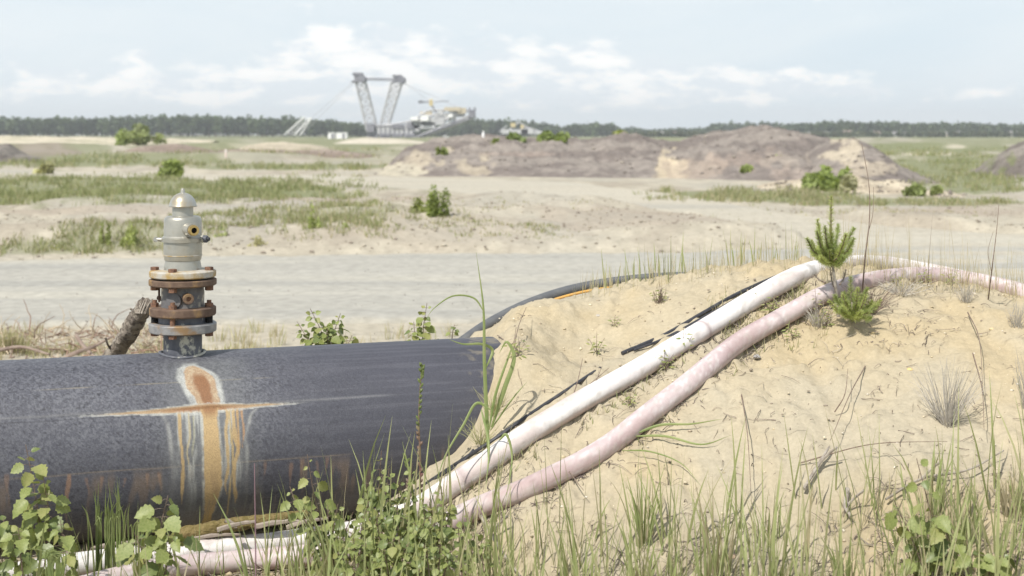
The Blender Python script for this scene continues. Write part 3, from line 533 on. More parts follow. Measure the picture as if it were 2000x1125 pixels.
bush(970, 297, 276, 20, 65, 'small green weed left of the bushes on the heap crest', 160, z=1.0)
bush(1003, 283, 264, 44, 66, 'left of the two green bushes on the heap crest', 380, (.10, .16, .055), z=1.28)
bush(1066, 283, 259, 68, 66.5, 'wider right one of the two green bushes on the heap crest', 480, (.13, .19, .065), z=1.25)
bush(1210, 262, 254, 22, 69, 'tiny green tuft at the top of the low middle hump of the heap', 120, (.2, .25, .08), z=1.7)
bush(1522, 335, 306, 52, 57.5, 'green bush in the middle of the heap slope', 420)
bush(1612, 386, 328, 68, 43.5, 'leafy green bush between the two pale sand hummocks', 800, (.13, .19, .06))
bush(1655, 378, 350, 30, 41.5, 'small grey-green bush on the hummock beside the larger bush', 260, (.22, .24, .15), z=.1)
bush(1790, 386, 362, 34, 40, 'dark green low bush at the foot of the right sand hummock', 300, (.12, .17, .065))
bush(1828, 384, 364, 16, 40, 'small narrow weed at the right end of the sand hummocks', 140, (.14, .19, .07))
bush(1408, 298, 280, 34, 64, 'sparse green patch high on the left side of the tallest heap hump', 90, (.17, .22, .09), z=.95)
bush(1460, 352, 338, 22, 55, 'small green bush at the foot of the heap left of the sand hummock', 160, z=.25)
bush(846, 453, 368, 44, 25.2, 'tall leafy bush on the sand between the two roads, the biggest there', 1500, (.125, .185, .05), leaf=.045, group='bushes on the sandy strip between the roads')
bush(818, 440, 386, 36, 25.9, 'leafy left-hand shoot of the tall bush between the roads', 700, (.15, .20, .06), leaf=.045, group='bushes on the sandy strip between the roads')
bush(610, 482, 398, 46, 22.8, 'slim light green shrub on the sand left of the tall bush', 420, (.19, .25, .085), leaf=.05, cone=True, group='bushes on the sandy strip between the roads')
bush(675, 480, 440, 50, 22.6, 'rounded light green shrub between the slim shrub and the tall bush', 480, (.18, .24, .085), leaf=.045, group='bushes on the sandy strip between the roads')
bush(212, 494, 436, 34, 21.6, 'upright spiky green shrub left of the valve, the nearer to the edge of the frame', 380, (.17, .22, .08), leaf=.045, cone=True, group='bushes on the sandy strip between the roads')
bush(254, 496, 438, 46, 21.4, 'wide spiky green shrub just left of the valve', 460, (.18, .23, .085), leaf=.045, cone=True, group='bushes on the sandy strip between the roads')
bush(430, 470, 442, 60, 22.5, 'low green bush right behind the silver valve head', 380, (.17, .22, .09), leaf=.045, group='bushes on the sandy strip between the roads')
bush(790, 450, 430, 44, 24.8, 'small low bush at the left foot of the tall bush', 260, (.19, .24, .10), leaf=.04, group='bushes on the sandy strip between the roads')
bush(960, 474, 460, 60, 22.8, 'flat green cushion on the road verge right of the tall bush', 300, (.19, .23, .08), leaf=.035, group='bushes on the sandy strip between the roads')
bush(500, 490, 460, 40, 21.6, 'faint yellowish tuft at the road edge right of the valve', 220, (.26, .27, .15), leaf=.035, group='bushes on the sandy strip between the roads')
bush(110, 500, 480, 36, 21.2, 'low yellow-green tuft on the road edge at the far left', 200, (.24, .26, .12), leaf=.035, group='bushes on the sandy strip between the roads')

# ------------------------------------------------------------------ meadow grass (uncountable)
def blades(base, length, width, lean, bend, az, col0, col1, segs=4, droop=0):
    """ribbons: base Nx3; lean/bend in radians; az heading of the lean; returns V, faces, colours"""
    n = len(base); t = np.linspace(0, 1, segs + 1); dirv = np.stack([np.cos(az), np.sin(az), 0 * az], 1)
    wv = np.stack([-np.sin(az), np.cos(az), 0 * az], 1); tw = rng.random(n) * 3.14
    wv = wv * np.cos(tw)[:, None] + dirv * np.sin(tw)[:, None]
    pos = base.copy(); V = np.zeros((n, segs + 1, 2, 3)); C = np.zeros((n, segs + 1, 2, 3))
    for k in range(segs + 1):
        wk = width * (1 - t[k] ** 2.2) * (.75 + .5 * min(1, t[k] * 3)) + width * .04
        V[:, k, 0] = pos - wv * (wk / 2)[:, None]; V[:, k, 1] = pos + wv * (wk / 2)[:, None]
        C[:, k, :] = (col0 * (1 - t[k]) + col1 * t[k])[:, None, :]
        a = lean + bend * t[k] ** 1.5; st = length / segs
        pos = pos + dirv * (np.sin(a) * st)[:, None] + np.array([0, 0, 1.]) * (np.cos(a) * st)[:, None]
    i = np.arange(n * (segs + 1) * 2).reshape(n, segs + 1, 2)
    Fc = np.stack([i[:, :-1, 0], i[:, :-1, 1], i[:, 1:, 1], i[:, 1:, 0]], -1).reshape(-1, 4); return V.reshape(-1, 3), Fc, C.reshape(-1, 3)
def grassobj(name, label, parts, m=None):
    n = 0; Vs, Fs, Cs = [], [], []
    for V, f_, c in parts: Vs.append(V); Fs.append(f_ + n); Cs.append(c); n += len(V)
    V = np.concatenate(Vs); c0 = V.mean(0); o = link(name, quick_mesh(name, V - c0, np.concatenate(Fs), m or m_grass, np.concatenate(Cs), False), loc=tuple(c0)); return tag(o, label, kind='stuff')
G1 = np.array([.27, .315, .13]); G2 = np.array([.38, .39, .20]); STRAW = np.array([.46, .40, .27]); DRYG = np.array([.40, .37, .26])
def gcol(n, straw=.2, a=G1, b_=G2):
    u = rng.random((n, 1)); c = a * (1 - u) + b_ * u; s_ = rng.random((n, 1)) < straw; return np.where(s_, STRAW * (.8 + .4 * rng.random((n, 1))), c)
def meadow(spots, hmul=1.0):
    out_ = []
    for (cx, cy, rx, ry, n, hgt, straw) in spots:
        px = cx + rx * (rng.random(n) * 2 - 1); py = cy + ry * (rng.random(n) * 2 - 1); d = ((px - cx) / rx) ** 2 + ((py - cy) / ry) ** 2 * .8
        k = fbm(px / 26, py / 6, 3, 77) + .15 * rng.random(n) > .49 + .22 * d; px, py = px[k], np.maximum(py[k], 266)
        Y = F * H / (py - HY); X = (px - 1000) / F * Y; nb = 4; X = np.repeat(X, nb) + rng.normal(size=len(X) * nb) * .07 * (Y.repeat(nb) / 25); Yb = np.repeat(Y, nb) + rng.normal(size=len(Y) * nb) * .08
        z = ground_z(X, Yb); n2 = len(X); base = np.stack([X, Yb, z - .02], 1)
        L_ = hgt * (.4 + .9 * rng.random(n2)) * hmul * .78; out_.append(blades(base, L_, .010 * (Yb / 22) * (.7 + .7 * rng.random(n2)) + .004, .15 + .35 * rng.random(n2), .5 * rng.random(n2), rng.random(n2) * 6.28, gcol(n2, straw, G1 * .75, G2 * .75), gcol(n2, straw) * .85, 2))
    return out_
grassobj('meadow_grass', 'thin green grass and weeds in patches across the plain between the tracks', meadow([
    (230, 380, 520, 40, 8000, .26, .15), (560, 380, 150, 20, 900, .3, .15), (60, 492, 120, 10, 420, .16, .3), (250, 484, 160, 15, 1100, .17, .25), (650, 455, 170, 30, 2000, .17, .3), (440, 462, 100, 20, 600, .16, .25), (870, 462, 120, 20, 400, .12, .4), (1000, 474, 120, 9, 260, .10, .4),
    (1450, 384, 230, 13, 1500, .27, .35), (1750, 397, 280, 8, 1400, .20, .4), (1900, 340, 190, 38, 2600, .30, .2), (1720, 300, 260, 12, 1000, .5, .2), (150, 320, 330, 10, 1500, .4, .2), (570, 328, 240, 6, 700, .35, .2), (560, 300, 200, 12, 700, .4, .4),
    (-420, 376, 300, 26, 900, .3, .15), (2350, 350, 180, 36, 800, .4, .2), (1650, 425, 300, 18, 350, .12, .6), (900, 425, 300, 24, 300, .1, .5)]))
# stones and clods strewn over the plain and the heaps' feet
def pebbles(n, xs, ys, zf, size, cols, seed):
    q = []; ico = np.array([[0, 0, 1], [.9, 0, .2], [.28, .85, .2], [-.72, .52, .2], [-.72, -.52, .2], [.28, -.85, .2], [0, 0, -.6]])
    tri = np.array([[0, 1, 2], [0, 2, 3], [0, 3, 4], [0, 4, 5], [0, 5, 1], [6, 2, 1], [6, 3, 2], [6, 4, 3], [6, 5, 4], [6, 1, 5]])
    sz = size(n); R = rng.random(n) * 6.28; c, s_ = np.cos(R), np.sin(R)
    V = ico[None] * (1 + .35 * (rng.random((n, 7, 1)) - .5)) * sz[:, None, None] * np.stack([1 + .5 * rng.random(n), np.ones(n), .55 + .3 * rng.random(n)], 1)[:, None, :]
    V = np.stack([V[..., 0] * c[:, None] - V[..., 1] * s_[:, None], V[..., 0] * s_[:, None] + V[..., 1] * c[:, None], V[..., 2]], -1)
    V += np.stack([xs, ys, zf(xs, ys) + sz * .15], 1)[:, None, :]; Fc = (tri[None] + (np.arange(n) * 7)[:, None, None]).reshape(-1, 3)
    C = np.repeat(np.asarray(cols)[rng.integers(len(cols), size=n)] * (.8 + .4 * rng.random((n, 1))), 7, 0); return V.reshape(-1, 3), Fc, C
HVa = np.concatenate(HV); HVa = HVa[rng.integers(len(HVa), size=5200)]; HVz = HVa[:, 2]
V, f_, c = pebbles(len(HVa), HVa[:, 0], HVa[:, 1], lambda x, y: HVz, lambda k: .014 + .10 * rng.random(k) ** 9, [(.25, .22, .195), (.21, .185, .165), (.32, .285, .24)], 1)
tag(link('heap_rubble', quick_mesh('heap_rubble', V, f_, m_litter, c, False)), 'clods and rubble lying on the slopes of the earth heaps', kind='stuff')
n = 9000; py = 395 + rng.random(n) ** 1.3 * 110; Yp = F * H / (py - HY); Xp = (-300 + 2600 * rng.random(n) - 1000) / F * Yp
V, f_, c = pebbles(n, Xp, Yp, lambda x, y: ground_z(x, y), lambda k: .008 + .035 * rng.random(k) ** 5, [(.40, .36, .29), (.34, .30, .24), (.27, .23, .19)], 1)
tag(link('clods', quick_mesh('clods', V, f_, m_litter, c, False)), 'small clods and stones strewn over the sandy plain', kind='stuff')
n = 1400; py = 515 + rng.random(n) * 160; Yp = F * H / (py - HY); Xp = (-300 + 1500 * rng.random(n) - 1000) / F * Yp
V, f_, c = pebbles(n, Xp, Yp, lambda x, y: np.maximum(ground_z(x, y), np.where(Yp > 12.9, .022, -1)), lambda k: .004 + .009 * rng.random(k) ** 4, [(.42, .40, .36), (.34, .32, .29), (.27, .24, .21)], 1)
tag(link('gravel', quick_mesh('gravel', V, f_, m_litter, c, False)), 'loose gravel on the road and its near verge', kind='stuff')

# ------------------------------------------------------------------ the big black pipe
R_ = .30; d2 = np.array([.94667, .32219]); n2 = np.array([.32219, -.94667]); O2 = np.array([-1.1065, 4.7804]); ZC = .716
def pipe_pt(s, v, r=R_): a = v / R_; return np.array([O2[0] + d2[0] * s + n2[0] * math.sin(a) * r, O2[1] + d2[1] * s + n2[1] * math.sin(a) * r, ZC + r * math.cos(a)])
ss = np.concatenate([np.linspace(-4.2, -.72, 30), np.arange(-.70, 1.0, .0036), np.linspace(1.005, 1.10, 8)])
vv = np.concatenate([np.arange(-.08, .86, .0032), np.linspace(.87, 2 * math.pi * R_ - .08, 70)])
SS, VV = np.meshgrid(ss, vv, indexing='ij'); A = VV / R_
rr = R_ + .0012 * (fbm(SS * 5, VV * 14, 3, 5) - .5) - .0035 * np.exp(-((VV - .308) / .008) ** 2) * sstep(-.7, -.4, SS) * sstep(.6, .3, SS) + .0008 * (fbm(SS * 60, VV * 60, 2, 7) - .5)
PX = O2[0] + d2[0] * SS + n2[0] * np.sin(A) * rr; PY = O2[1] + d2[1] * SS + n2[1] * np.sin(A) * rr; PZ = ZC + rr * np.cos(A)
def fb(sx, sy, o=4, seed=0): return fbm(SS * sx, VV * sy, o, seed)
C = np.ones(SS.shape + (3,)) * np.array([.066, .067, .083]) * (.85 + .3 * fb(4, 9, 4, 11)[..., None])
def lay(C, m, c): m = np.clip(m, 0, 1)[..., None]; return C * (1 - m) + np.asarray(c) * m
worn = sstep(.62, .10, SS + .25 * (fb(3, 3, 3, 12) - .5)) * (.55 + .45 * sstep(.55, .35, VV)); speck = fb(190, 190, 2, 13)
C = lay(C, worn * (.25 + .75 * sstep(.42, .62, speck)) * .46 * (.5 + .9 * fb(9, 9, 3, 15)), (.20, .205, .225))
C = lay(C, sstep(.60, .75, fb(120, 120, 2, 74)) * .55 * worn * sstep(.36, .20, VV), (.035, .035, .042))
C = lay(C, sstep(.72, .80, fb(150, 150, 2, 14)) * .6 * (.3 + .7 * worn), (.018, .018, .022))
C = lay(C, sstep(.5, .75, fb(3, 90, 3, 16)) * .28 * (1 - worn * .5), (.13, .13, .15))
C = lay(C, sstep(.55, .8, fb(70, 5, 3, 17)) * sstep(.42, .6, VV) * .45, (.15, .145, .14))
def ln(v0, wdt, s0, s1, a=1): return np.exp(-((VV - v0 - .003 * (fb(9, 2, 2, 18) - .5)) / wdt) ** 2) * sstep(s0, s0 + .12, SS) * sstep(s1, s1 - .12, SS) * a
C = lay(C, ln(.205, .0022, -.5, .3, .45) * sstep(.35, .6, fb(12, 2, 2, 19)), (.32, .28, .19)); C = lay(C, ln(.485, .002, -.62, .55, .4), (.30, .24, .17)); C = lay(C, ln(.62, .0022, -.6, .9, .3), (.13, .13, .14))
C = lay(C, ln(.300, .004, -.72, .7, .55), (.22, .22, .23)); C = lay(C, ln(.316, .003, -.66, .3, .5), (.03, .03, .035))
# paler wiped zone round the leak
C = lay(C, sstep(.20, .06, np.abs(SS - .05 + .03 * (fb(14, 14, 3, 20) - .5))) * sstep(.06, .12, VV) * .35, (.17, .175, .17))
e1 = (fb(22, 22, 4, 21) - .5); e2_ = (fb(60, 60, 3, 22) - .5)
lft = np.interp(VV, [.125, .14, .165, .20, .25, .30], [.008, -.008, -.013, -.010, .004, .022]) + .018 * e1 + .007 * e2_
rgt = np.interp(VV, [.125, .14, .165, .20, .25, .30], [.020, .040, .062, .083, .088, .094]) + .016 * e1 + .008 * e2_
def band(l, r, soft): return sstep(l - soft, l + soft, SS) * sstep(r + soft, r - soft, SS)
vm = sstep(.122, .134, VV) * sstep(.312, .302, VV)
C = lay(C, band(lft - .022, rgt + .016, .008) * sstep(.10, .13, VV) * sstep(.325, .315, VV) * .75 * (.45 + 1.1 * fb(90, 60, 2, 23)), (.42, .425, .40))
C = lay(C, band(lft, rgt, .003) * vm * .95, (.34, .235, .145))
C = lay(C, band(lft, rgt, .003) * vm * sstep(.52, .64, fb(120, 120, 2, 24)) * .45, (.46, .39, .28))
C = lay(C, band(lft + .026, rgt - .022, .006) * sstep(.16, .19, VV) * sstep(.32, .31, VV), (.225, .115, .058))
# the run-out along the crease
taper = np.where(SS < .05, np.clip((SS + .40) / .42, 0, 1), np.clip((.40 - SS) / .34, 0, 1)) ** 1.5; hw = .001 + .012 * taper ** 1.4
C = lay(C, (np.abs(VV - .308 - .004 * e1) < hw + .006 * taper + .0015 + .004 * e2_) * sstep(.0, .12, taper) * .5 * (.4 + 1.2 * fb(100, 60, 2, 25)), (.46, .46, .42))
C = lay(C, sstep(hw + .0015, hw - .002, np.abs(VV - .306 - .004 * e1)) * sstep(.08, .3, taper) * .9, (.37, .255, .145))
C = lay(C, sstep(hw * .9, hw * .4, np.abs(VV - .307)) * sstep(.45, .9, taper), (.26, .14, .07))
# chalky curtain under the crease
cur = band(-.058 + .05 * (VV - .31) + 0 * SS, .160 - .03 * (VV - .31), .012); fade = sstep(.66, .40, VV + .22 * (fb(60, 3, 3, 26) - .5))
C = lay(C, cur * sstep(.305, .32, VV) * fade * (.2 + 1.2 * sstep(.42, .62, fb(95, 8, 4, 27))) * .58, (.40, .405, .38))
C = lay(C, np.exp(-((SS + .062 + .03 * np.exp(-(VV - .31) / .05) + .01 * e1) / .007) ** 2) * sstep(.305, .32, VV) * fade * .5 * fb(60, 12, 3, 71) * 1.8, (.44, .44, .41))
C = lay(C, np.exp(-((SS - .168 - .05 * np.exp(-(VV - .31) / .03) + .01 * e1) / .006) ** 2) * sstep(.305, .32, VV) * fade * .4 * fb(60, 12, 3, 72) * 1.8, (.42, .42, .39))
def drip(C, s0, v0, v1, wd, c, a=.9, drift=0, seed=30):
    wob = .010 * (vnoise(VV * 18, VV * 0, seed) - .5) + drift * (VV - v0); ww = wd * (.7 + .6 * vnoise(VV * 25, VV * 0 + 4, seed + 1)) * np.clip((v1 - VV) / .05, .15, 1)
    m = sstep(ww + .0016, ww - .0016, np.abs(SS - s0 - wob + .003 * e2_)) * sstep(v0 - .006, v0 + .006, VV) * sstep(v1 + .003, v1 - .003, VV) * a; return lay(C, m, c)
OCH = (.42, .30, .15)
for q in ((-.034, .318, .62, .0048, OCH), (-.012, .318, .50, .003, (.40, .34, .22)), (.108, .315, .60, .0045, OCH), (.122, .315, .70, .0030, (.40, .30, .15)), (.136, .315, .64, .006, OCH), (.149, .315, .48, .004, (.40, .26, .12)), (.161, .320, .44, .0035, (.36, .22, .12)), (.002, .33, .47, .003, (.33, .32, .24))): C = drip(C, *q, seed=int(abs(q[0]) * 1000))
l2 = np.interp(VV, [.30, .34, .50, .60, .66, .74, .80], [.026, .036, .036, .040, .046, .040, .036]) + .006 * e1 + .0045 * e2_
r2 = np.interp(VV, [.30, .34, .48, .56, .62, .68, .74, .80], [.092, .080, .088, .092, .080, .070, .064, .062]) + .006 * e1 + .0045 * e2_
C = lay(C, band(l2 - .007, r2 + .006, .003) * sstep(.31, .33, VV) * sstep(.70, .6, VV) * .75 * fb(90, 60, 2, 28) * 1.6, (.44, .43, .38))
C = lay(C, band(l2, r2, .0018) * sstep(.30, .31, VV) * sstep(.83, .80, VV), np.array([.44, .315, .165]))
C = lay(C, band(l2 + .004, r2 - .004, .01) * sstep(.35, .31, VV) * sstep(.29, .305, VV), (.25, .135, .065)); C = lay(C, band(l2, r2, .002) * sstep(.64, .74, VV) * (.25 + .75 * fb(120, 9, 3, 29)), (.33, .255, .06))
# rusty runs lower down
for s0, v0, v1, wd, a in ((-.378, .485, .60, .007, .55), (-.318, .50, .56, .005, .3), (-.275, .50, .55, .006, .4), (-.21, .51, .54, .008, .35), (-.14, .50, .55, .005, .4), (-.10, .50, .56, .004, .4), (.23, .49, .55, .004, .3), (.31, .50, .58, .005, .35), (.345, .49, .56, .006, .3), (.40, .50, .60, .004, .25), (.43, .49, .55, .006, .3), (-.55, .47, .54, .006, .25)): C = drip(C, s0, v0, v1, wd, (.34, .20, .12), a, seed=int(900 + s0 * 100))
C = drip(C, -.378, .59, .70, .002, (.30, .22, .16), .7); 
for s0 in rng.uniform(-.66, .6, 34): C = drip(C, s0, .60 + .06 * rng.random(), .70 + .08 * rng.random(), .0016, (.20, .19, .17), .5, drift=-.12, seed=int(s0 * 999) + 2000)
C = lay(C, sstep(.47, .53, VV) * sstep(.66, .56, VV) * sstep(.52, .7, fb(40, 6, 3, 33)) * .35, (.27, .19, .12))
C = lay(C, sstep(.66, .80, VV + .08 * (fb(12, 12, 3, 34) - .5)) * .55, (.16, .14, .12))
C = lay(C, sstep(.80, .86, VV + .08 * (fb(12, 12, 3, 34) - .5)) * .6, (.24, .20, .13))
C = lay(C, sstep(.92, 1.0, SS + .06 * (fb(20, 20, 3, 35) - .5)) * sstep(.56, .7, fb(30, 30, 3, 36)) * .4, (.30, .26, .18))
m_pipe = mat('black_polyethylene', None, vcol=.24, scale=300, detail=2, rough=.52, spec=.35, bump=.22, bscale=420, bdist=.0012)
org = np.array([O2[0], O2[1], ZC - R_]); root = thing('large_pipe', 'thick black plastic pipe with a rusty orange leak stain, running into the sand mound', 'pipe', org)
nu, nv = SS.shape; V = np.stack([PX, PY, PZ], -1).reshape(-1, 3) - org; f_ = grid_faces(nu, nv); i = np.arange(nu * nv).reshape(nu, nv)
f_ = np.vstack([f_, np.stack([i[:-1, -1], i[1:, -1], i[1:, 0], i[:-1, 0]], 1)])
link('pipe_wall', quick_mesh('pipe_wall', V, f_, m_pipe, C.reshape(-1, 3)), root)
q = MB(); q.lathe([(R_ - .03, 0), (R_ + .004, 0), (R_ + .004, .06), (R_ - .03, .06), (R_ - .03, 0)], pipe_pt(-4.24, 0, 0), 64, (*d2, 0)); q.build('end_collar', m_dark, root, org)

# ------------------------------------------------------------------ the valve
VY = 4.7804; SC = F / VY; VX = -1.1065
def zz(py): return H - (py - HY) / SC
def rp(r): return r / SC
org = np.array([VX, VY, zz(700)])
vt = thing('air_valve', 'grey valve with domed cap and rusty bolted flanges standing on the big pipe', 'valve', org)
def lp(name, m, prof, par=vt, seg=56, cx=0, bevel=0):
    q = MB().lathe([(rp(r), zz(y)) for y, r in prof], (VX + rp(cx), VY, 0), seg)
    if par is vt: return q.build(name, m, par, org, bevel=bevel)
    o = q.build(name, m, par, org, bevel=bevel); return o
lp('base_ring', m_stub, [(712, 44), (702, 45), (696, 43), (693, 41), (691, 37.5)]); 
q = MB(); th = np.linspace(0, 2 * math.pi, 49)[:-1]; ring = [pipe_pt(rp(43) * math.cos(t) - .002, rp(43) * math.sin(t), R_ + .002) for t in th]; q.tube(ring + [ring[0]], .005, 8, wob=.25); q.build('weld_bead', m_stub, vt, org)
lp('stub_pipe', m_stub, [(700, 37), (648, 37)])
lp('flange', m_flangegrey, [(648, 60), (646, 64.5), (631, 65), (629, 62), (629, 20)], bevel=.001)
lp('spacer_disc', m_stub, [(629, 47), (616, 47), (616, 20)])
lp('flange', m_rust, [(616, 20), (615.5, 62), (613, 64), (600, 64), (598, 61), (598, 20)], bevel=.001)
lp('middle_body', m_midbody, [(598, 42.5), (590, 41), (572, 41.5), (562, 40.5), (557, 42), (557, 20)])
lp('flange', m_rust, [(557.5, 20), (557, 62), (555, 65), (545.5, 65), (544, 62.5), (544, 20)], bevel=.001)
lp('gasket', m_black, [(544, 57), (540.5, 57)])
lp('flange', m_rustlight, [(541, 20), (541, 61), (539, 64), (529, 64), (527, 61), (526, 38)], bevel=.001)
lp('valve_body', m_silver, [(527, 36.5), (520, 35.5), (512, 34), (508.5, 33.5), (507.5, 35), (505, 35.5), (500, 36.5), (488, 37), (472, 36.8), (470, 39), (466, 39), (463, 39.5), (460, 36.5), (430, 36), (425, 34.5), (422, 31), (421, 20)])
lp('clamp_ring', m_silver, [(472, 36.9), (471.5, 40.5), (464.5, 41), (462.5, 37)])
lp('neck', m_silver, [(424, 20.5), (420, 20), (402, 20), (401, 12)])
lp('dome_cap', m_brass, [(404, 22), (404, 26.8), (402.2, 27.2), (400, 26), (394, 24.6), (388, 21.6), (382, 16.5), (378.5, 11), (376.5, 5.5), (376, 0)])
lp('cap_knob', m_brass, [(378, 4.4), (371, 4.0), (368.5, 3), (367.5, 0)], seg=20)
lp('clamp_wire', m_rustlight, [(499, 37.2), (498, 37.6), (497, 37.2)])
def hexb(q, x, y, py0, py1, r, seg=6): q.lathe([(rp(r), zz(py0)), (rp(r), zz(py1))], (x, y, 0), seg)
bang = [math.radians(a) for a in (188, 262, 352, 90)]
for a in bang:
    x, y = VX + rp(53.5) * math.cos(a), VY + rp(53.5) * math.sin(a)
    q = MB(); hexb(q, x, y, 527.5, 520.5, 8.5); b_ = q.build('flange_bolt', m_bolt, vt, org, flat=True, bevel=.0008)
    q = MB(); hexb(q, x, y, 566, 556.5, 8.5); q.build('nut', m_bolt, b_, org, flat=True, bevel=.0008); b_.children[0].location = (0, 0, 0)
    q = MB(); hexb(q, x, y, 544.5, 540, 4.5, 10); q.build('shank', m_black, b_, org)
    q = MB(); hexb(q, x, y, 652, 585, 4.6, 12); st = q.build('stud_bolt', m_bolt, vt, org)
    for (p0, p1, nm) in ((599, 590.5, 'nut'), (655, 647.5, 'bolt_head')):
        q = MB(); hexb(q, x, y, p0, p1, 8.2); q.build(nm, m_bolt, st, org, flat=True, bevel=.0008)
    q = MB(); hexb(q, x, y, 629.5, 615, 7.2 if a != bang[1] else 5, 12); q.build('sleeve', m_black if a != bang[1] else m_bolt, st, org)
# threaded outlets
ax = np.array([.50, -.86, .0]); c0 = np.array([VX, VY, zz(446)])
q = MB().lathe([(.030, .040), (.024, .052), (.021, .060), (.021, .112)], c0, 28, ax); po = q.build('outlet', m_silver, vt, org)
q = MB().lathe([(.0095, .100), (.0095, .124), (.0165, .124), (.0178, .121), (.0178, .108)], c0, 28, ax); q.build('brass_fitting', mat('gold_brass', (.52, .38, .14), (.36, .25, .11), scale=60, rough=.3, metal=.7), po, org)
q = MB().lathe([(.0094, .1175), (.0, .1175)], c0, 20, ax); q.build('bore', m_black, po, org)
c1 = np.array([VX, VY, zz(577)]); ax1 = np.array([.40, -.91, -.02])
q = MB().lathe([(.021, .05), (.017, .07), (.017, .096)], c1, 8, ax1); p1 = q.build('drain_plug', m_bolt, vt, org, flat=True)
q = MB().lathe([(.0085, .09), (.0085, .103), (.0165, .103), (.018, .100), (.018, .088)], c1, 16, ax1); q.build('plug_rim', m_rust, p1, org)
q = MB().lathe([(.0083, .0945), (0, .0945)], c1, 14, ax1); q.build('bore', m_black, p1, org)
q = MB(); q.box(np.array([VX - rp(48), VY + .012, zz(576)]), (.006, .030, .050), rotz(.3)).bar(np.array([VX - rp(38), VY, zz(585)]), np.array([VX - rp(50), VY + .012, zz(582)]), .016, 8); q.build('side_lug', m_rust, vt, org, bevel=.001)
q = MB().lathe([(.0, -.001), (.028, 0), (.026, .012), (0, .013)], np.array([VX - .012, VY - .062, zz(584)]), 20, (-.2, -.95, .15)); q.build('cast_boss', m_midbody, vt, org)
q = MB().lathe([(.0115, 0), (.0125, .004), (.0125, .020), (.010, .024)], np.array([VX + rp(38), VY - .012, zz(466)]), 16, (.93, -.36, 0)); cb = q.build('clamp_bolt', m_stub, vt, org)
q = MB().lathe([(.006, .024), (.006, .031), (0, .032)], np.array([VX + rp(38), VY - .012, zz(466)]), 12, (.93, -.36, 0)); q.build('bolt_tip', m_dark, cb, org)
q = MB().tube([np.array([VX - rp(37), VY - .01, zz(468)]), np.array([VX - rp(46), VY - .012, zz(467)]), np.array([VX - rp(52), VY - .01, zz(467.5)])], [.008, .0065, .006], 10).lathe([(.0085, -.008), (.0085, .008)], np.array([VX - rp(51), VY - .01, zz(467.5)]), 12, (.3, -.9, .2)); q.build('clamp_lug', m_silver, vt, org)
q = MB().tube([np.array([VX + rp(37 * math.sin(t)), VY - rp(38.5) * math.cos(t), zz(468 + 3.5 * math.cos(t * 1.3))]) for t in np.linspace(-.2, 1.45, 10)], .0035, 6); q.build('locking_bar', m_silver, vt, org)

# ------------------------------------------------------------------ driftwood, brushwood behind the pipe
def limb(name, label, cat, pts, rad, m, seg=12, wob=.3, n=6, group=None, twigs=()):
    pts = catmull(pts, n); rad = np.interp(np.linspace(0, 1, len(pts)), np.linspace(0, 1, len(rad)), rad); o0 = pts[0].copy()
    if not twigs: o = MB().tube(pts, rad, seg, wob=wob).build(name, m, None, o0); return tag(o, label, cat, group)
    t = thing(name, label, cat, o0, group); MB().tube(pts, rad, seg, wob=wob).build('stem', m, t, o0)
    for tw in twigs: MB().tube(catmull(tw, 4), [.006, .005, .003][:1] * 1 + [0.004] * (len(catmull(tw, 4)) - 1), 6).build('twig', m, t, o0)
    return t
lg = limb('broken_branch', 'thick grey broken branch leaning behind the pipe against the rusty flanges', 'branch', [P(120, 760, 5.45), P(175, 735, 5.35), P(213, 703, 5.24), P(240, 668, 5.14), P(262, 632, 5.04), P(284, 594, 4.95)], [.034, .033, .031, .031, .032, .027], mat('weathered_branch', (.20, .165, .135), (.34, .30, .25), scale=26, rough=.95, bump=1.0, bscale=50, bdist=.012, c3=(.12, .10, .085), s3=36, t3=(.5, .6)), 18, .28, 12,
          twigs=[[P(268, 612, 5.02), P(262, 607, 5.0), P(254, 603, 4.99)], [P(226, 690, 5.2), P(212, 676, 5.15), P(206, 660, 5.13)]])
q = MB()
for k in range(14):
    a = k / 14 * 6.28; c = P(284, 594, 4.95) + np.array([math.cos(a) * .020, math.sin(a) * .018, 0]); q.tube([c + np.array([-.012, 0, -.03]), c + np.array([.006, 0, .004 + .016 * rng.random()])], [.006, .0015], 5)
q.build('splintered_end', m_dry, lg, np.array(P(120, 760, 5.45)))
def twig_pts(p0, L, az, up, n=6, wig=.35):
    p = np.array(p0, float); o = [p.copy()]; d = np.array([math.cos(az) * math.cos(up), math.sin(az) * math.cos(up), math.sin(up)])
    for k in range(n): d = d + rng.normal(size=3) * wig * .4; d /= np.linalg.norm(d); p = p + d * L / n; o.append(p.copy())
    return np.array(o)
q = MB()
for k in range(300):
    px = -80 + 410 * rng.random() ** .9; Y = 10.9 + 1.5 * rng.random(); X = (px - 1000) / F * Y; q.cur = np.array([(.30, .20, .15), (.42, .35, .27), (.22, .16, .13), (.48, .40, .29)][rng.integers(4)])
    q.tube(twig_pts((X, Y, .01 + .07 * rng.random()), .12 + .28 * rng.random(), rng.random() * 6.28, rng.normal() * .3, 6, .8), np.linspace(.007, .002, 7), 4)
tag(q.build('brushwood', m_litter, colour=True), 'pale brown dry brushwood heaped behind the pipe at the left', kind='stuff')
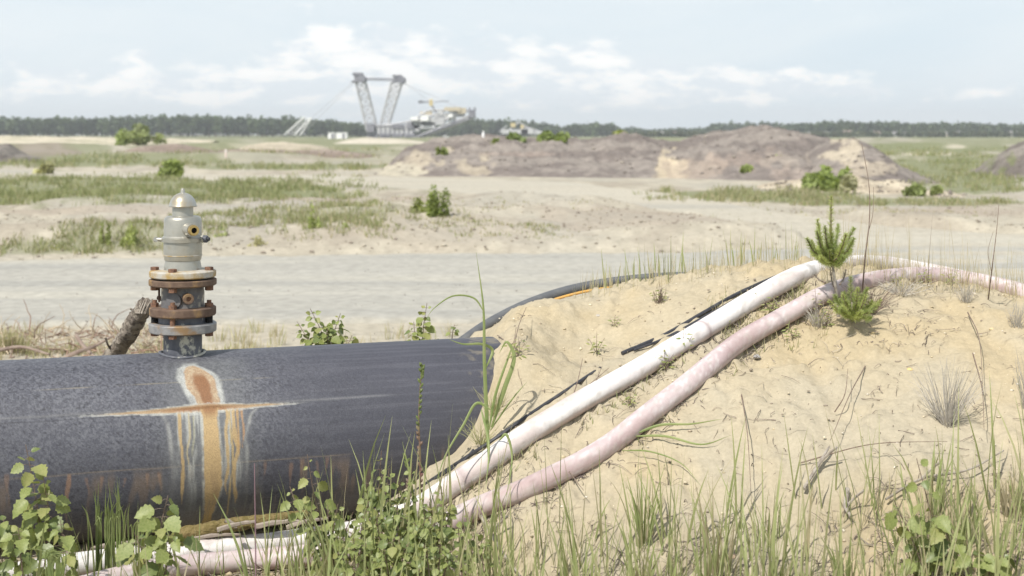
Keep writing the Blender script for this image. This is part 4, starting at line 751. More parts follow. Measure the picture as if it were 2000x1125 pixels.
for pts, lab in (([P(118, 705, 10.2), P(150, 688, 10.2), P(185, 676, 10.3), P(222, 655, 10.4)], 'reddish brown dead branch lying behind the pipe left of the leaning branch'), ([P(148, 655, 10.5), P(165, 678, 10.4), P(188, 700, 10.2)], 'crooked reddish twig crossing the dead branch behind the pipe'), ([P(-30, 690, 10.4), P(40, 678, 10.5), P(96, 692, 10.4)], 'low dead branch behind the pipe at the far left')):
    limb('dead_branch', lab, 'branch', pts, [.016, .013, .008], mat('reddish_dead_wood', (.22, .165, .14), (.32, .255, .21), scale=20, rough=.9), 8, .3)
# dry and green tussocks on that verge
def tuftpart(X, Y, zf, n, L, wd, spread, colA, straw, lean=.35, segs=4):
    r = spread * rng.random(n) ** .6; a = rng.random(n) * 6.28; bx, by = X + r * np.cos(a), Y + r * np.sin(a); z = zf(bx, by) - .01
    return blades(np.stack([bx, by, z], 1), L * (.45 + .6 * rng.random(n)), np.full(n, wd) * (.6 + .7 * rng.random(n)), lean * rng.random(n), .7 * rng.random(n), a + rng.normal(size=n) * .6, gcol(n, straw, colA * .7, colA * .85), gcol(n, straw, colA, colA * 1.25), segs)
parts = []
for k in range(46):
    px = -100 + 1000 * rng.random(); Y = 10.6 + 2.0 * rng.random(); parts.append(tuftpart((px - 1000) / F * Y, Y, ground_z, 18, .10 + .10 * rng.random(), .006, .07, G2, .75))
for px, nn in ((0, 160), (16, 140), (36, 90), (70, 60), (90, 60), (140, 60), (170, 60), (205, 60), (250, 40), (300, 40), (470, 50), (520, 50), (440, 40)): parts.append(tuftpart((px - 1000) / F * 11.2, 11.2, ground_z, nn, .22 if px < 60 else .12, .006, .12, G2, .6))
grassobj('verge_grass', 'dry straw-coloured grass tufts on the verge between the pipe and the road', parts)

# ------------------------------------------------------------------ hoses and cables
def lay_path(pix, off, ymax=6.3, n=7, smoothk=15, back=None):
    raw = catmull([(a, b_, 0) for a, b_ in pix], n); pts = np.array([surf(a, b_, off, ymax) for a, b_, _ in raw]); Y = pts[:, 1]
    if back: Y = Y + back[2] * sstep(back[0], back[1], raw[:, 0])
    pad = smoothk // 2; Yp = np.concatenate([np.full(pad, Y[0]) - (np.arange(pad)[::-1] + 1) * (Y[1] - Y[0]), Y, np.full(pad, Y[-1]) + (np.arange(pad) + 1) * (Y[-1] - Y[-2])]); Ys = np.convolve(Yp, np.ones(smoothk) / smoothk, 'valid')
    return np.array([P(a, b_, y) for (a, b_, _), y in zip(raw, Ys)])
white_path = lay_path([(-260, 1190), (-100, 1150), (20, 1124), (150, 1103), (280, 1088), (420, 1073), (520, 1064), (620, 1050), (700, 1036), (770, 1012), (830, 985), (880, 951), (950, 903), (1030, 848), (1130, 787), (1230, 731), (1320, 677), (1400, 628), (1480, 580), (1550, 542), (1610, 523), (1680, 515), (1750, 519), (1840, 535), (1930, 556), (2040, 586), (2200, 640)], .030, 5.5, back=(1560, 1760, .75))
pink_path = lay_path([(-200, 1230), (0, 1190), (150, 1150), (250, 1125), (350, 1107), (450, 1098), (560, 1088), (680, 1076), (780, 1058), (860, 1030), (900, 1008), (950, 985), (1020, 958), (1080, 930), (1140, 900), (1200, 862), (1270, 806), (1334, 757), (1396, 706), (1450, 664), (1530, 618), (1600, 580), (1660, 558), (1720, 545), (1790, 538), (1860, 542), (1940, 556), (2020, 578), (2200, 640)], .030, 5.4, back=(1650, 1850, .2))
def hose(name, label, path, r, base, stain, deep, seed, ends=()):
    seg = 24; T = np.gradient(path, axis=0); T /= np.linalg.norm(T, axis=1)[:, None]; Lc = np.concatenate([[0], np.cumsum(np.linalg.norm(np.diff(path, axis=0), axis=1))])
    sN = np.arange(0, Lc[-1], .012); path = np.stack([np.interp(sN, Lc, path[:, i]) for i in range(3)], 1); T = np.gradient(path, axis=0); T /= np.linalg.norm(T, axis=1)[:, None]
    side = np.cross(T, [0, 0, 1.]); side /= np.linalg.norm(side, axis=1)[:, None]; upv = np.cross(side, T); th = np.arange(seg) * 2 * math.pi / seg
    sa, ta = np.meshgrid(sN, th, indexing='ij'); rad = r * (1 + .05 * (fbm(sa * 4, 0 * ta, 2, seed) - .5) + .025 * (fbm(sa * 12, ta * .9, 2, seed + 1) - .5) + .04 * np.cos(2 * ta))
    V = path[:, None] + rad[..., None] * (np.cos(ta)[..., None] * side[:, None] + np.sin(ta)[..., None] * upv[:, None])
    nz = fbm(sa * 9, np.cos(ta) * 2 + 5 + np.sin(ta), 4, seed + 2); nf = fbm(sa * 60, ta * 4, 3, seed + 3); C = np.ones(sa.shape + (3,)) * np.array(base)
    wr = sstep(.62, .70, fbm(sa * 28, ta * .35, 2, seed + 9)) * sstep(.5, .7, fbm(sa * 2, 0 * ta, 2, seed + 11)); C = C * (1 - .35 * wr[..., None])
    k = (sstep(.42, .66, nz) * .75)[..., None]; C = C * (1 - k) + np.array(stain) * k; k = (sstep(.50, .70, nf) * .45)[..., None]; C = C * (1 - k) + np.array([.72, .69, .68]) * k
    k = (sstep(.54, .72, fbm(sa * 3, ta * .5, 3, seed + 4)) * .6)[..., None]; C = C * (1 - k) + np.array(deep) * k
    k = (sstep(-.1, -.85, np.sin(ta) + .6 * (nz - .5)) * .7)[..., None]; C = C * (1 - k) + np.array(deep) * k      # deeper tone along the underside of the hose
    k = (sstep(.64, .78, fbm(sa * 36, ta * 2.5, 2, seed + 6)) * .5)[..., None]; C = C * (1 - k) + np.array([.42, .38, .34]) * k
    for s0 in ends: k = (np.exp(-((sa - s0) / .010) ** 2) * .8)[..., None]; C = C * (1 - k) + np.array([.35, .28, .28]) * k
    i = np.arange(len(sN) * seg).reshape(len(sN), seg); j = np.roll(i, -1, 1); Fc = np.stack([i[:-1].ravel(), i[1:].ravel(), j[1:].ravel(), j[:-1].ravel()], 1); o0 = path[0]
    o = link(name, quick_mesh(name, V.reshape(-1, 3) - o0, Fc, m_hose, C.reshape(-1, 3)), loc=tuple(o0)); return tag(o, label, 'hose')
m_hose = mat('chalky_hose', None, vcol=.06, scale=60, rough=.6, spec=.3, bump=.3, bscale=45, bdist=.006)
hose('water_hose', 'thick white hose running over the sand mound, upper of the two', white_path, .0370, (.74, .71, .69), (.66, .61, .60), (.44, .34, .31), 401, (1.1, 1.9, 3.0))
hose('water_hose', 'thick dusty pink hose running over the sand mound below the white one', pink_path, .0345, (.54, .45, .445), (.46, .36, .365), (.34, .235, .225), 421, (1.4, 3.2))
def cable(pix, r, label, off=.004, m=m_dark, ymax=6.0, seg=8, kind='cable'):
    p = lay_path(pix, off, ymax, 6, 5); o = MB().tube(p, r, seg, wob=.1).build(kind, m, None, p[0]); return tag(o, label, 'cable' if kind == 'cable' else 'pipe')
cable([(790, 975), (840, 940), (905, 897), (965, 858), (1040, 806), (1110, 760), (1172, 719)], .0062, 'black cable along the lower part of the white hose')
cable([(700, 1000), (770, 978), (850, 935), (900, 905), (925, 878)], .004, 'thin black cable between the pipe and the longer cable', .006)
cable([(1215, 690), (1300, 653), (1370, 613), (1440, 574), (1515, 541), (1560, 525)], .0075, 'upper black cable emerging from the sand above the white hose')
cable([(1300, 664), (1372, 625), (1440, 588), (1500, 556), (1540, 536)], .0075, 'lower black cable pressed against the white hose')
cable([(1238, 684), (1300, 660), (1375, 619), (1445, 580)], .005, 'thin middle cable between the two black cables above the white hose', .008)
bp = [(850, 715, 5.62), (880, 688, 5.66), (915, 660, 5.72), (960, 630, 5.8), (1030, 595, 5.9), (1110, 567, 5.98), (1200, 549, 6.02), (1290, 540, 6.02), (1370, 538, 6.0), (1450, 542, 5.95), (1550, 556, 5.9)]
path = catmull([P(*q) for q in bp], 6); o = MB().tube(path, np.interp(np.arange(len(path)), [0, 24, 36, len(path)], [.024, .023, .018, .012]), 16).build('black_pipe', mat('faded_black_pipe', (.10, .105, .115), (.13, .135, .14), scale=30, rough=.6), None, path[0]); tag(o, 'slimmer black pipe arching over the back of the sand mound', 'pipe')
path = catmull([P(*q) for q in [(1040, 600, 5.84), (1090, 583, 5.86), (1140, 570, 5.88), (1190, 562, 5.89), (1240, 553, 5.9)]], 5); o = MB().tube(path, .006, 8).build('orange_cable', mat('orange_sheath', (.66, .36, .07), (.55, .32, .10), scale=20, rough=.6), None, path[0]); tag(o, 'short orange cable showing under the arching black pipe', 'cable')

# ------------------------------------------------------------------ leaves and seedlings
def leaf_mesh(name, m, wide=.8, serr=.05, fold=.22, curl=.35, n=9):
    V, Fc = [], []; t = np.linspace(0, 1, n + 1)
    for k, u in enumerate(t):
        hw = wide / 2 * (u ** .55 * (1 - u) / .365) * (1 + (serr * (1 if k % 2 else -1))) if 0 < k < n else (.015 if k == 0 else 0.004)
        zc = -curl * u * u * .5
        V += [(u, -hw, zc + fold * hw), (u, -hw * .5, zc + fold * hw * .45), (u, 0, zc), (u, hw * .5, zc + fold * hw * .45), (u, hw, zc + fold * hw)]
    for k in range(n):
        for j in range(4): a = k * 5 + j; Fc.append((a, a + 1, a + 6, a + 5))
    return quick_mesh(name, V, Fc, m, None, True)
LEAVES = {'birch': [leaf_mesh('leaf', m_leaf, .74, .13, f, c) for f, c in ((.2, .3), (.35, .6), (.1, -.15))] + [leaf_mesh('leaf', m_leaf_d, .72, .13, .25, .5), leaf_mesh('leaf', m_leaf_y, .70, .13, .25, .3)],
          'small': [leaf_mesh('leaf', m_leaf, .86, .05, .2, .3, 5), leaf_mesh('leaf', m_leaf_d, .86, .05, .3, .5, 5), leaf_mesh('leaf', m_leaf, .8, .05, .15, -.1, 5), leaf_mesh('leaf', m_leaf_y, .8, .05, .2, .2, 5)],
          'narrow': [leaf_mesh('leaf', m_leaf, .30, .0, .2, .5, 4), leaf_mesh('leaf', m_leaf_y, .28, .0, .2, .3, 4)]}
def orient(d, up):
    x = np.array(d, float); x /= np.linalg.norm(x); y = np.cross(up, x); y /= np.linalg.norm(y) + 1e-9; z = np.cross(x, y); return Matrix([[x[0], y[0], z[0]], [x[1], y[1], z[1]], [x[2], y[2], z[2]]])
def seedling(label, stems, nleaf, size, kind='birch', group=None, start=.15, name='birch_seedling', cat='seedling', droop=.7, rad=.0022, pairs=False, side=1.0):
    b0 = np.array(stems[0][0], float); t = thing(name, label, cat, b0, group); ms = LEAVES[kind]
    for st in stems:
        p = catmull(st, 6); o = MB().tube(p, np.linspace(rad, rad * .45, len(p)), 6).build('stem', m_stem, t, b0); cnt = max(2, int(nleaf / len(stems))); ang = rng.random() * 6.28
        for k in range(cnt):
            u = start + (1 - start) * (k + .3 * rng.random()) / cnt; q = p[min(len(p) - 1, int(u * (len(p) - 1)))]; ang += 2.4 + rng.normal() * .4
            d = np.array([math.cos(ang) * side, math.sin(ang) * .8 - .25, -.2 - droop * rng.random()]); s_ = size * (.55 + .65 * rng.random()) * (1 if u < .88 else .55)
            if u > .93: d[2] = .4
            pet = q + d * np.array([1, 1, -.2]) / np.linalg.norm(d) * s_ * .5
            upv = np.array([rng.normal() * .35, -.75 + rng.normal() * .4, .55 + .3 * rng.random()])
            Mx = orient(d, upv); lf = bpy.data.objects.new('leaf', ms[min(len(ms) - 1, int(rng.random() ** 1.3 * len(ms)))]); COL.objects.link(lf); lf.parent = t
            lf.matrix_local = Matrix.Translation(Vector(pet - b0)) @ Mx.to_4x4() @ Matrix.Scale(s_, 4)
            MB().tube([q, (q + pet) / 2 + np.array([0, 0, .002]), pet], rad * .32, 4, cap=False).build('petiole', m_stem, t, b0)
    return t
def stem_px(pts): return [P(*q) for q in pts]
def near_bottom(px, Y): x = (px - 1000) / F * Y; return np.array([x, Y, float(surf_z(np.array([x]), np.array([Y]))[0]) - .01])
g1 = 'birch seedlings in front of the big pipe'
seedling('tallest birch seedling at the left edge, reaching up in front of the black pipe', [[near_bottom(72, 4.02), P(78, 1040, 4.02), P(66, 950, 4.0), P(50, 868, 3.98)], [near_bottom(76, 4.02), P(92, 1060, 4.02), P(95, 1000, 4.0), P(84, 930, 3.97)]], 54, .055, group=g1)
seedling('leafy birch seedling cut by the left edge of the picture', [[near_bottom(6, 4.0), P(4, 1060, 4.0), P(8, 1010, 3.98)], [near_bottom(-20, 4.0), P(-14, 1060, 4.0), P(-20, 1000, 3.98)]], 38, .050, group=g1)
seedling('low birch seedling at the foot of the tallest one', [[near_bottom(120, 3.95), P(124, 1080, 3.95), P(118, 1015, 3.93)], [near_bottom(52, 3.95), P(40, 1080, 3.93), P(36, 1030, 3.9)]], 38, .048, group=g1)
seedling('birch seedling with toothed leaves over the pink and white hoses left of the stain', [[near_bottom(300, 3.9), P(306, 1080, 3.9), P(318, 1010, 3.9), P(328, 968, 3.9)], [near_bottom(292, 3.9), P(280, 1090, 3.88), P(262, 1040, 3.86)], [near_bottom(306, 3.9), P(330, 1085, 3.88), P(345, 1030, 3.86)]], 56, .053, group=g1)
seedling('thin birch seedling with hanging leaves near the lower middle of the pipe', [[near_bottom(618, 4.15), P(628, 1040, 4.15), P(612, 960, 4.13), P(600, 888, 4.1)], [near_bottom(626, 4.15), P(610, 1050, 4.13), P(580, 990, 4.1), P(566, 950, 4.1)], [near_bottom(630, 4.15), P(642, 1060, 4.1), P(640, 985, 4.08)]], 50, .038, group=g1)
tk = 'seedlings in the leafy thicket where the hoses bend'
labs = ['reddish-stemmed seedling at the left side of the leafy thicket', 'seedling with folded yellowish leaves at the top of the thicket', 'upright seedling just right of the thicket top', 'round-leaved seedling in the middle of the thicket', 'seedling overhanging the lower end of the white hose', 'seedling in front of the lower end of the pink hose', 'low round-leaved plant at the bottom centre of the thicket', 'low plant at the bottom left of the thicket', 'low plant at the bottom right of the thicket', 'bushy seedling at the foot of the thicket below the hoses', 'spreading seedling between the two hose ends', 'small plant at the right fringe of the thicket']
for (bx, Y, tops, nl, sz), lab in zip([(655, 4.1, [(660, 985), (690, 1000)], 46, .036), (735, 4.15, [(745, 880), (715, 930), (760, 915)], 70, .036), (790, 4.2, [(805, 905), (780, 930), (822, 960)], 66, .036), (760, 3.95, [(775, 985), (735, 1010), (800, 1000)], 70, .034), (850, 4.05, [(862, 950), (838, 980), (880, 985)], 70, .036),
        (905, 3.95, [(915, 1000), (895, 1030), (930, 1030)], 48, .026), (770, 3.8, [(770, 1050), (800, 1060), (740, 1070)], 60, .034), (690, 3.8, [(690, 1050), (660, 1080), (715, 1060)], 46, .028), (850, 3.75, [(860, 1060), (830, 1065), (885, 1075)], 50, .028), (720, 4.0, [(720, 980), (700, 1010), (740, 1000)], 60, .034), (820, 3.9, [(830, 1010), (810, 1020), (850, 1020)], 66, .036), (945, 3.9, [(950, 1050), (930, 1060)], 26, .022)], labs):
    seedling(lab, [[near_bottom(bx, Y), P((bx + tx) / 2 + rng.normal() * 6, (1130 + ty * 1.2) / 2.2, Y), P(tx, ty, Y - .04)] for tx, ty in tops + [(tops[0][0] + 45 * rng.normal(), tops[0][1] + 25 + 50 * rng.random())]], int(nl * 1.45), sz * .86, 'small', tk, .05)
seedling('broad-leaved seedling among the grass at the lower right', [[near_bottom(1822, 3.75), P(1830, 1060, 3.75), P(1812, 980, 3.72), P(1790, 895, 3.7)], [near_bottom(1818, 3.75), P(1780, 1050, 3.73), P(1745, 975, 3.7)], [near_bottom(1824, 3.75), P(1850, 1060, 3.72), P(1840, 1010, 3.7)]], 44, .048, group='seedlings in the grass on the right')
seedling('low seedling at the bottom edge right of the broad-leaved one', [[near_bottom(1900, 3.65), P(1905, 1100, 3.65), P(1915, 1075, 3.63)], [near_bottom(1930, 3.65), P(1935, 1100, 3.65), P(1960, 1085, 3.63)]], 24, .042, group='seedlings in the grass on the right')
seedling('leafy birch seedling standing right behind the big pipe, right of the valve', [[P(640, 730, 5.7), P(632, 660, 5.7), P(606, 603, 5.68)], [P(640, 730, 5.7), P(650, 660, 5.7), P(665, 612, 5.68)], [P(640, 730, 5.7), P(612, 680, 5.7), P(580, 628, 5.68)], [P(642, 730, 5.7), P(640, 680, 5.66), P(640, 640, 5.64)], [P(640, 730, 5.7), P(670, 690, 5.7), P(688, 655, 5.7)]], 150, .040, 'small', group='seedlings behind the big pipe', start=.3)
seedling('slim seedling behind the right part of the big pipe', [[P(824, 720, 5.6), P(826, 650, 5.6), P(834, 592, 5.58)], [P(824, 720, 5.6), P(812, 670, 5.6), P(808, 628, 5.58)], [P(824, 720, 5.6), P(846, 690, 5.6), P(854, 662, 5.58)]], 60, .036, 'small', group='seedlings behind the big pipe', start=.3)
seedling('little seedling peeping over the pipe where it meets the sand', [[P(880, 700, 5.75), P(884, 650, 5.7), P(888, 634, 5.7)]], 8, .022, 'small', group='seedlings behind the big pipe', start=.5)

# green weeds on the sand beside the hoses
wl = [(1165, 692, 46, 'faint green weed on the sand left of the white hose middle'), (1334, 692, 52, 'green weed growing over the white hose'), (1300, 722, 44, 'small green weed on the lower edge of the white hose'), (1286, 590, 30, 'little weed on the sand below the arching black pipe'), (1430, 620, 22, 'tiny weed on the upper edge of the white hose'), (1415, 640, 30, 'weed between the hoses below the white one'), (1470, 600, 36, 'weed between the hoses near the crest'), (1505, 610, 36, 'weed between the hoses, just left of the pines'), (1595, 620, 60, 'yellow-green leafy weed in front of the pink hose below the pine'), (1612, 640, 40, 'low yellow-green weed on the sand below the pine'), (1548, 660, 30, 'small weed on the sand under the pink hose near the crest'), (1200, 640, 26, 'tiny weed high on the sand near the black pipe'), (1750, 560, 26, 'small weed on the crest beside the pink hose'), (1805, 552, 30, 'yellowish weed in front of the pink hose on the crest'), (1858, 554, 30, 'green weed near the right end of the pink hose'), (1420, 700, 26, 'little weed beneath the pink hose'), (1230, 790, 24, 'little weed between the hoses on the slope'), (1010, 700, 44, 'leafy weed at the sand edge above the pipe end')]
for px, py, hh, lab in wl:
    b0 = surf(px, py); top = b0 + np.array([rng.normal() * .01, -.01, hh / F * b0[1]]); side_ = [b0 + np.array([s * hh * .35 / F * b0[1], 0, hh * .7 / F * b0[1]]) for s in (-1, 1)]
    seedling(lab, [[b0, (b0 + q) / 2 + np.array([0, 0, .004]), q] for q in [top] + side_], 24, .016 + hh / 9000, 'narrow', 'small weeds on the sand mound', .1, 'weed', 'weed', droop=-.5, rad=.0012)

# ------------------------------------------------------------------ pines on the crest
m_needle = mat('pine_needles', (.30, .37, .13), (.42, .48, .19), scale=30, rough=.55, trans=.38, spec=.3)
m_needle_y = mat('fresh_pine_needles', (.40, .46, .16), (.50, .54, .22), scale=30, rough=.55, trans=.38, spec=.3)
def needles(q, a, b_, n, L, wd=.0014, tilt=.5):
    a = np.asarray(a); b_ = np.asarray(b_); ax = (b_ - a) / np.linalg.norm(b_ - a); u = rng.random(n) ** .9; c = a + (b_ - a) * u[:, None]
    d = rng.normal(size=(n, 3)); d -= ax * (d @ ax)[:, None]; d /= np.linalg.norm(d, axis=1)[:, None]; d = d * math.cos(tilt) + ax * math.sin(tilt) * (1.0 + .6 * rng.random((n, 1)))
    d /= np.linalg.norm(d, axis=1)[:, None]; l = L * (.6 + .5 * rng.random(n))[:, None] * (1.05 - .55 * u[:, None]); s = np.cross(d, rng.normal(size=(n, 3))); s /= np.linalg.norm(s, axis=1)[:, None]; s *= wd / 2
    V = np.stack([c - s, c + s, c + d * l + s * .3, c + d * l - s * .3], 1).reshape(-1, 3); q.add(V, [tuple(range(4 * k, 4 * k + 4)) for k in range(n)])
def pine(label, base, trunk, shoots, group, low=(), L=.026):
    b0 = np.array(base); t = thing('pine_sapling', label, 'pine', b0, group); p = catmull([base] + trunk, 6); MB().tube(p, np.linspace(.0075, .0025, len(p)), 8, wob=.2).build('trunk', m_dry, t, b0)
    for a, b_, nn, ln_, m in shoots:
        a, b_ = np.asarray(a), np.asarray(b_) + rng.normal(size=3) * np.array([.008, .02, .010]); mid = a * .38 + b_ * .62; mid[2] = a[2] * .62 + b_[2] * .38; q = MB(); needles(q, a, mid, nn // 2, ln_); needles(q, mid, b_, nn // 2, ln_ * .85)
        br = MB().tube(catmull([a, mid, b_], 4), np.linspace(.003, .0014, 9), 5).build('branch', m_stem, t, b0); nd = q.build('needles', m, br, b0, flat=True); nd['kind'] = 'stuff'
    return t
Yp = 5.12; c_ = lambda x, y, dy=0: P(x, y, Yp + dy)
sh = []
for (x0, y0, x1, y1, dy) in ((1622, 480, 1622, 388, 0), (1616, 500, 1588, 432, .03), (1612, 505, 1574, 462, -.05), (1628, 495, 1658, 440, .02), (1632, 505, 1672, 468, -.04), (1620, 492, 1610, 440, -.08), (1626, 492, 1636, 436, .08), (1618, 500, 1598, 450, -.1), (1630, 500, 1648, 456, -.1), (1614, 512, 1578, 484, .06), (1634, 512, 1668, 488, .08), (1622, 510, 1600, 478, .12), (1626, 512, 1646, 480, .13), (1620, 515, 1606, 496, -.12), (1630, 518, 1652, 500, -.1)):
    sh.append((c_(x0, y0), c_(x1, y1, dy), 620, .027, m_needle if rng.random() < .6 else m_needle_y))
sh.append((c_(1624, 522), c_(1622, 470), 700, .032, m_needle)); sh.append((c_(1612, 552), c_(1600, 530, .05), 110, .018, m_dry)); sh.append((c_(1640, 556), c_(1652, 532, .04), 120, .018, m_dry)); sh.append((c_(1628, 560), c_(1626, 528, .04), 160, .016, m_dry))
for k in range(9):
    a_ = rng.random() * 6.28; r_ = .035 + .055 * rng.random(); o_ = c_(1622, 514); sh.append((o_, o_ + np.array([math.cos(a_) * r_, math.sin(a_) * r_, .03 + .06 * rng.random()]), 420, .022, m_needle if k % 2 else m_needle_y))
pine('taller young pine on top of the sand mound between the two hoses', surf(1638, 622), [c_(1634, 585), c_(1630, 545), c_(1624, 500), c_(1622, 440), c_(1622, 392)], sh, 'young pines on the mound')
Yq = 5.02; c2 = lambda x, y, dy=0: P(x, y, Yq + dy); sh = []
for (x0, y0, x1, y1, dy) in ((1664, 612, 1660, 545, 0), (1660, 615, 1636, 580, -.03), (1668, 612, 1692, 560, .02), (1660, 618, 1630, 604, -.06), (1670, 615, 1706, 590, .03), (1662, 612, 1648, 562, .04), (1668, 612, 1678, 555, -.04), (1664, 620, 1650, 600, -.1), (1668, 620, 1690, 606, -.09), (1664, 618, 1700, 614, -.03)):
    sh.append((c2(x0, y0), c2(x1, y1, dy), 520, .028, m_needle_y if rng.random() < .65 else m_needle))
for k in range(12):
    a_ = rng.random() * 6.28; r_ = .03 + .07 * rng.random(); o_ = c2(1666, 616); sh.append((o_, o_ + np.array([math.cos(a_) * r_, math.sin(a_) * r_ * .8, .02 + .07 * rng.random()]), 380, .022, m_needle if k % 3 == 0 else m_needle_y))
pine('low bushy young pine in front of the pink hose below the taller pine', surf(1666, 628), [c2(1665, 612), c2(1664, 590)], sh, 'young pines on the mound')

# ------------------------------------------------------------------ tall stalks, twigs and reeds
def stalk(label, pts, r0, r1, m=m_stem, cat='stalk', name='dry_stalk', side=(), group=None, nodes=False):
    p = catmull(pts, 8); b0 = p[0].copy(); t = thing(name, label, cat, b0, group); MB().tube(p, np.linspace(r0, r1, len(p)), 6).build('stem', m, t, b0)
    for s_ in side: q = catmull(s_, 6); MB().tube(q, np.linspace(r1 * 1.4, r1 * .7, len(q)), 5).build('twig', m, t, b0)
    if nodes:
        for k in range(2, len(p) - 1, 1):
            d = np.array([rng.choice([-1, 1]) * .6, rng.normal() * .3, .9]); d /= np.linalg.norm(d)
            MB().tube([p[k], p[k] + d * .010, p[k] + d * .017], [r0 * 1.0, r0 * 1.5, .0004], 6).build('bud', m_leaf_d if k > len(p) * .45 else m, t, b0)
    return t
stalk('tall bare twig rising above the crest right of the pine', [surf(1684, 572, 0), P(1690, 500, 5.15), P(1698, 430, 5.15), P(1697, 360, 5.15), P(1683, 280, 5.15)], .0032, .0009, side=[[P(1697, 450, 5.15), P(1705, 415, 5.16), P(1706, 365, 5.17)]])
stalk('tall thin twig on the crest near the right edge', [surf(1930, 585), P(1938, 520, 5.1), P(1946, 455, 5.1), P(1951, 400, 5.1)], .0026, .0008, side=[[P(1936, 530, 5.1), P(1930, 490, 5.1), P(1940, 452, 5.1)]])
stalk('faint thin stem on the crest between the two tall twigs', [surf(1812, 560), P(1815, 500, 5.2), P(1822, 410, 5.2)], .0016, .0006, m_dry)
stalk('upright budded stalk, red below and green above, in front of the pipe', [P(819, 985, 4.47), P(821, 900, 4.47), P(818, 820, 4.47), P(822, 740, 4.47), P(825, 712, 4.47)], .0034, .0014, mat('red_green_stalk', (.16, .07, .075), (.20, .18, .09), scale=14, rough=.6), nodes=True, name='budded_stalk')
stalk('short dark budded stalk left of the tall budded one', [P(800, 985, 4.4), P(798, 930, 4.4), P(792, 888, 4.4)], .003, .001, m_stem, nodes=True, name='budded_stalk')
stalk('thin dark stem standing over the lower pink hose left of centre', [near_bottom(500, 3.85), P(499, 1050, 3.85), P(498, 980, 3.85), P(497, 905, 3.85)], .0022, .0010, mat('purple_stalk', (.20, .12, .15), (.28, .18, .2), rough=.7))
for pts, lab in (([(1113, 792), (1128, 745), (1138, 700)], 'dark dry stem sticking up across the white hose, leftmost of three'), ([(1150, 775), (1165, 742), (1176, 715)], 'middle one of three dark dry stems over the white hose'), ([(1130, 770), (1150, 752), (1190, 718)], 'slanting dark dry stem over the white hose, lowest of three'),
                 ([(1100, 905), (1122, 935), (1140, 958)], 'dark bent leaf blade hanging over the pink hose'), ([(1448, 770), (1460, 850), (1468, 985)], 'long thin dark stem on the sand right of the pink hose'), ([(1890, 610), (1912, 660), (1920, 760)], 'dark stem standing on the sand near the right edge'), ([(1900, 690), (1918, 760), (1922, 840)], 'second dark stem on the sand below the first near the right edge'), ([(1630, 805), (1650, 770), (1656, 720)], 'thin dark stem on the sand below the pines'), ([(1690, 715), (1660, 770), (1622, 860)], 'long thin brown stem lying down the sand below the pines'), ([(1560, 905), (1700, 868), (1850, 862)], 'long arched dry stem low over the sand on the right'), ([(1000, 700), (1012, 640), (1028, 600)], 'thin grey stem at the sand edge above the pipe end'), ([(972, 655), (1000, 672), (1008, 640)], 'short crooked twig at the sand edge above the pipe end')):
    q = [surf(x, y, .012 + (.05 if i else 0)) for i, (x, y) in enumerate(pts)]; stalk(lab, q, .0022, .0008, m_stem)
m_reed = mat('reed_blade', (.22, .29, .10), (.32, .36, .16), scale=10, rough=.5, trans=.3, spec=.4)
def reed(label, leaves, group=None, name='reed', cat='reed'):
    b0 = np.array(leaves[0][0][0]); t = thing(name, label, cat, b0, group)
    for pts, wd in leaves:
        p = catmull(pts, 8); n = len(p); u = np.linspace(0, 1, n); w_ = wd * np.clip(1 - u ** 2.5, .05, 1) * np.clip(.4 + u * 3, 0, 1); V = []
        for k in range(n): T = p[min(k + 1, n - 1)] - p[max(k - 1, 0)]; s = np.cross(T, [0.25, -.95, .15]); s /= np.linalg.norm(s) + 1e-9; c = np.array([0, -.0012, .0006]) * 3 * w_[k] / wd; V += [p[k] - s * w_[k] / 2, p[k] + c, p[k] + s * w_[k] / 2]
        Fc = [(3 * k + j, 3 * k + j + 1, 3 * k + j + 4, 3 * k + j + 3) for k in range(n - 1) for j in (0, 1)]; link('blade', quick_mesh('blade', np.array(V) - b0, Fc, m_reed), t)
    return t
YR = 4.45
reed('tallest green reed standing where the big pipe meets the sand, one leaf bent far left', [([P(955, 905, YR), P(950, 800, YR), P(946, 700, YR), P(944, 600, YR), P(930, 492, YR)], .013), ([P(946, 610, YR), P(925, 582, YR), P(885, 578, YR - .02), P(850, 600, YR - .04), P(832, 622, YR - .05)], .006), ([P(948, 720, YR), P(962, 685, YR + .03), P(940, 672, YR), P(905, 672, YR - .03), P(875, 662, YR - .05)], .010)])
reed('broad arching grass at the sand edge beside the pipe end', [([P(960, 835, 4.6), P(985, 760, 4.6), P(1004, 700, 4.62), P(990, 668, 4.62), P(975, 690, 4.62)], .016), ([P(955, 840, 4.58), P(968, 770, 4.58), P(992, 700, 4.6), P(1000, 676, 4.6)], .010), ([P(958, 840, 4.6), P(1000, 780, 4.6), P(1030, 745, 4.62)], .006)])
reed('bent grass leaf arching down in front of the pipe left of the sand edge', [([P(958, 800, 4.4), P(930, 788, 4.4), P(905, 830, 4.38), P(870, 890, 4.34), P(850, 950, 4.3)], .009)])
reed('green leaf blade bowed over the lower white hose', [([P(975, 860, 4.3), P(990, 850, 4.3), P(1000, 900, 4.28), P(985, 990, 4.2)], .009), ([P(940, 800, 4.35), P(955, 870, 4.3), P(948, 960, 4.2)], .008)])
reed('long grass leaves lying on the sand below the pink hose', [([surf(1235, 850, .02), surf(1290, 830, .03), surf(1350, 828, .03), surf(1412, 818, .02)], .009), ([surf(1235, 852, .02), surf(1300, 852, .03), surf(1370, 868, .03), surf(1428, 850, .02)], .008), ([surf(1215, 880, .02), surf(1270, 882, .04), surf(1330, 905, .03), surf(1370, 950, .01)], .005)])
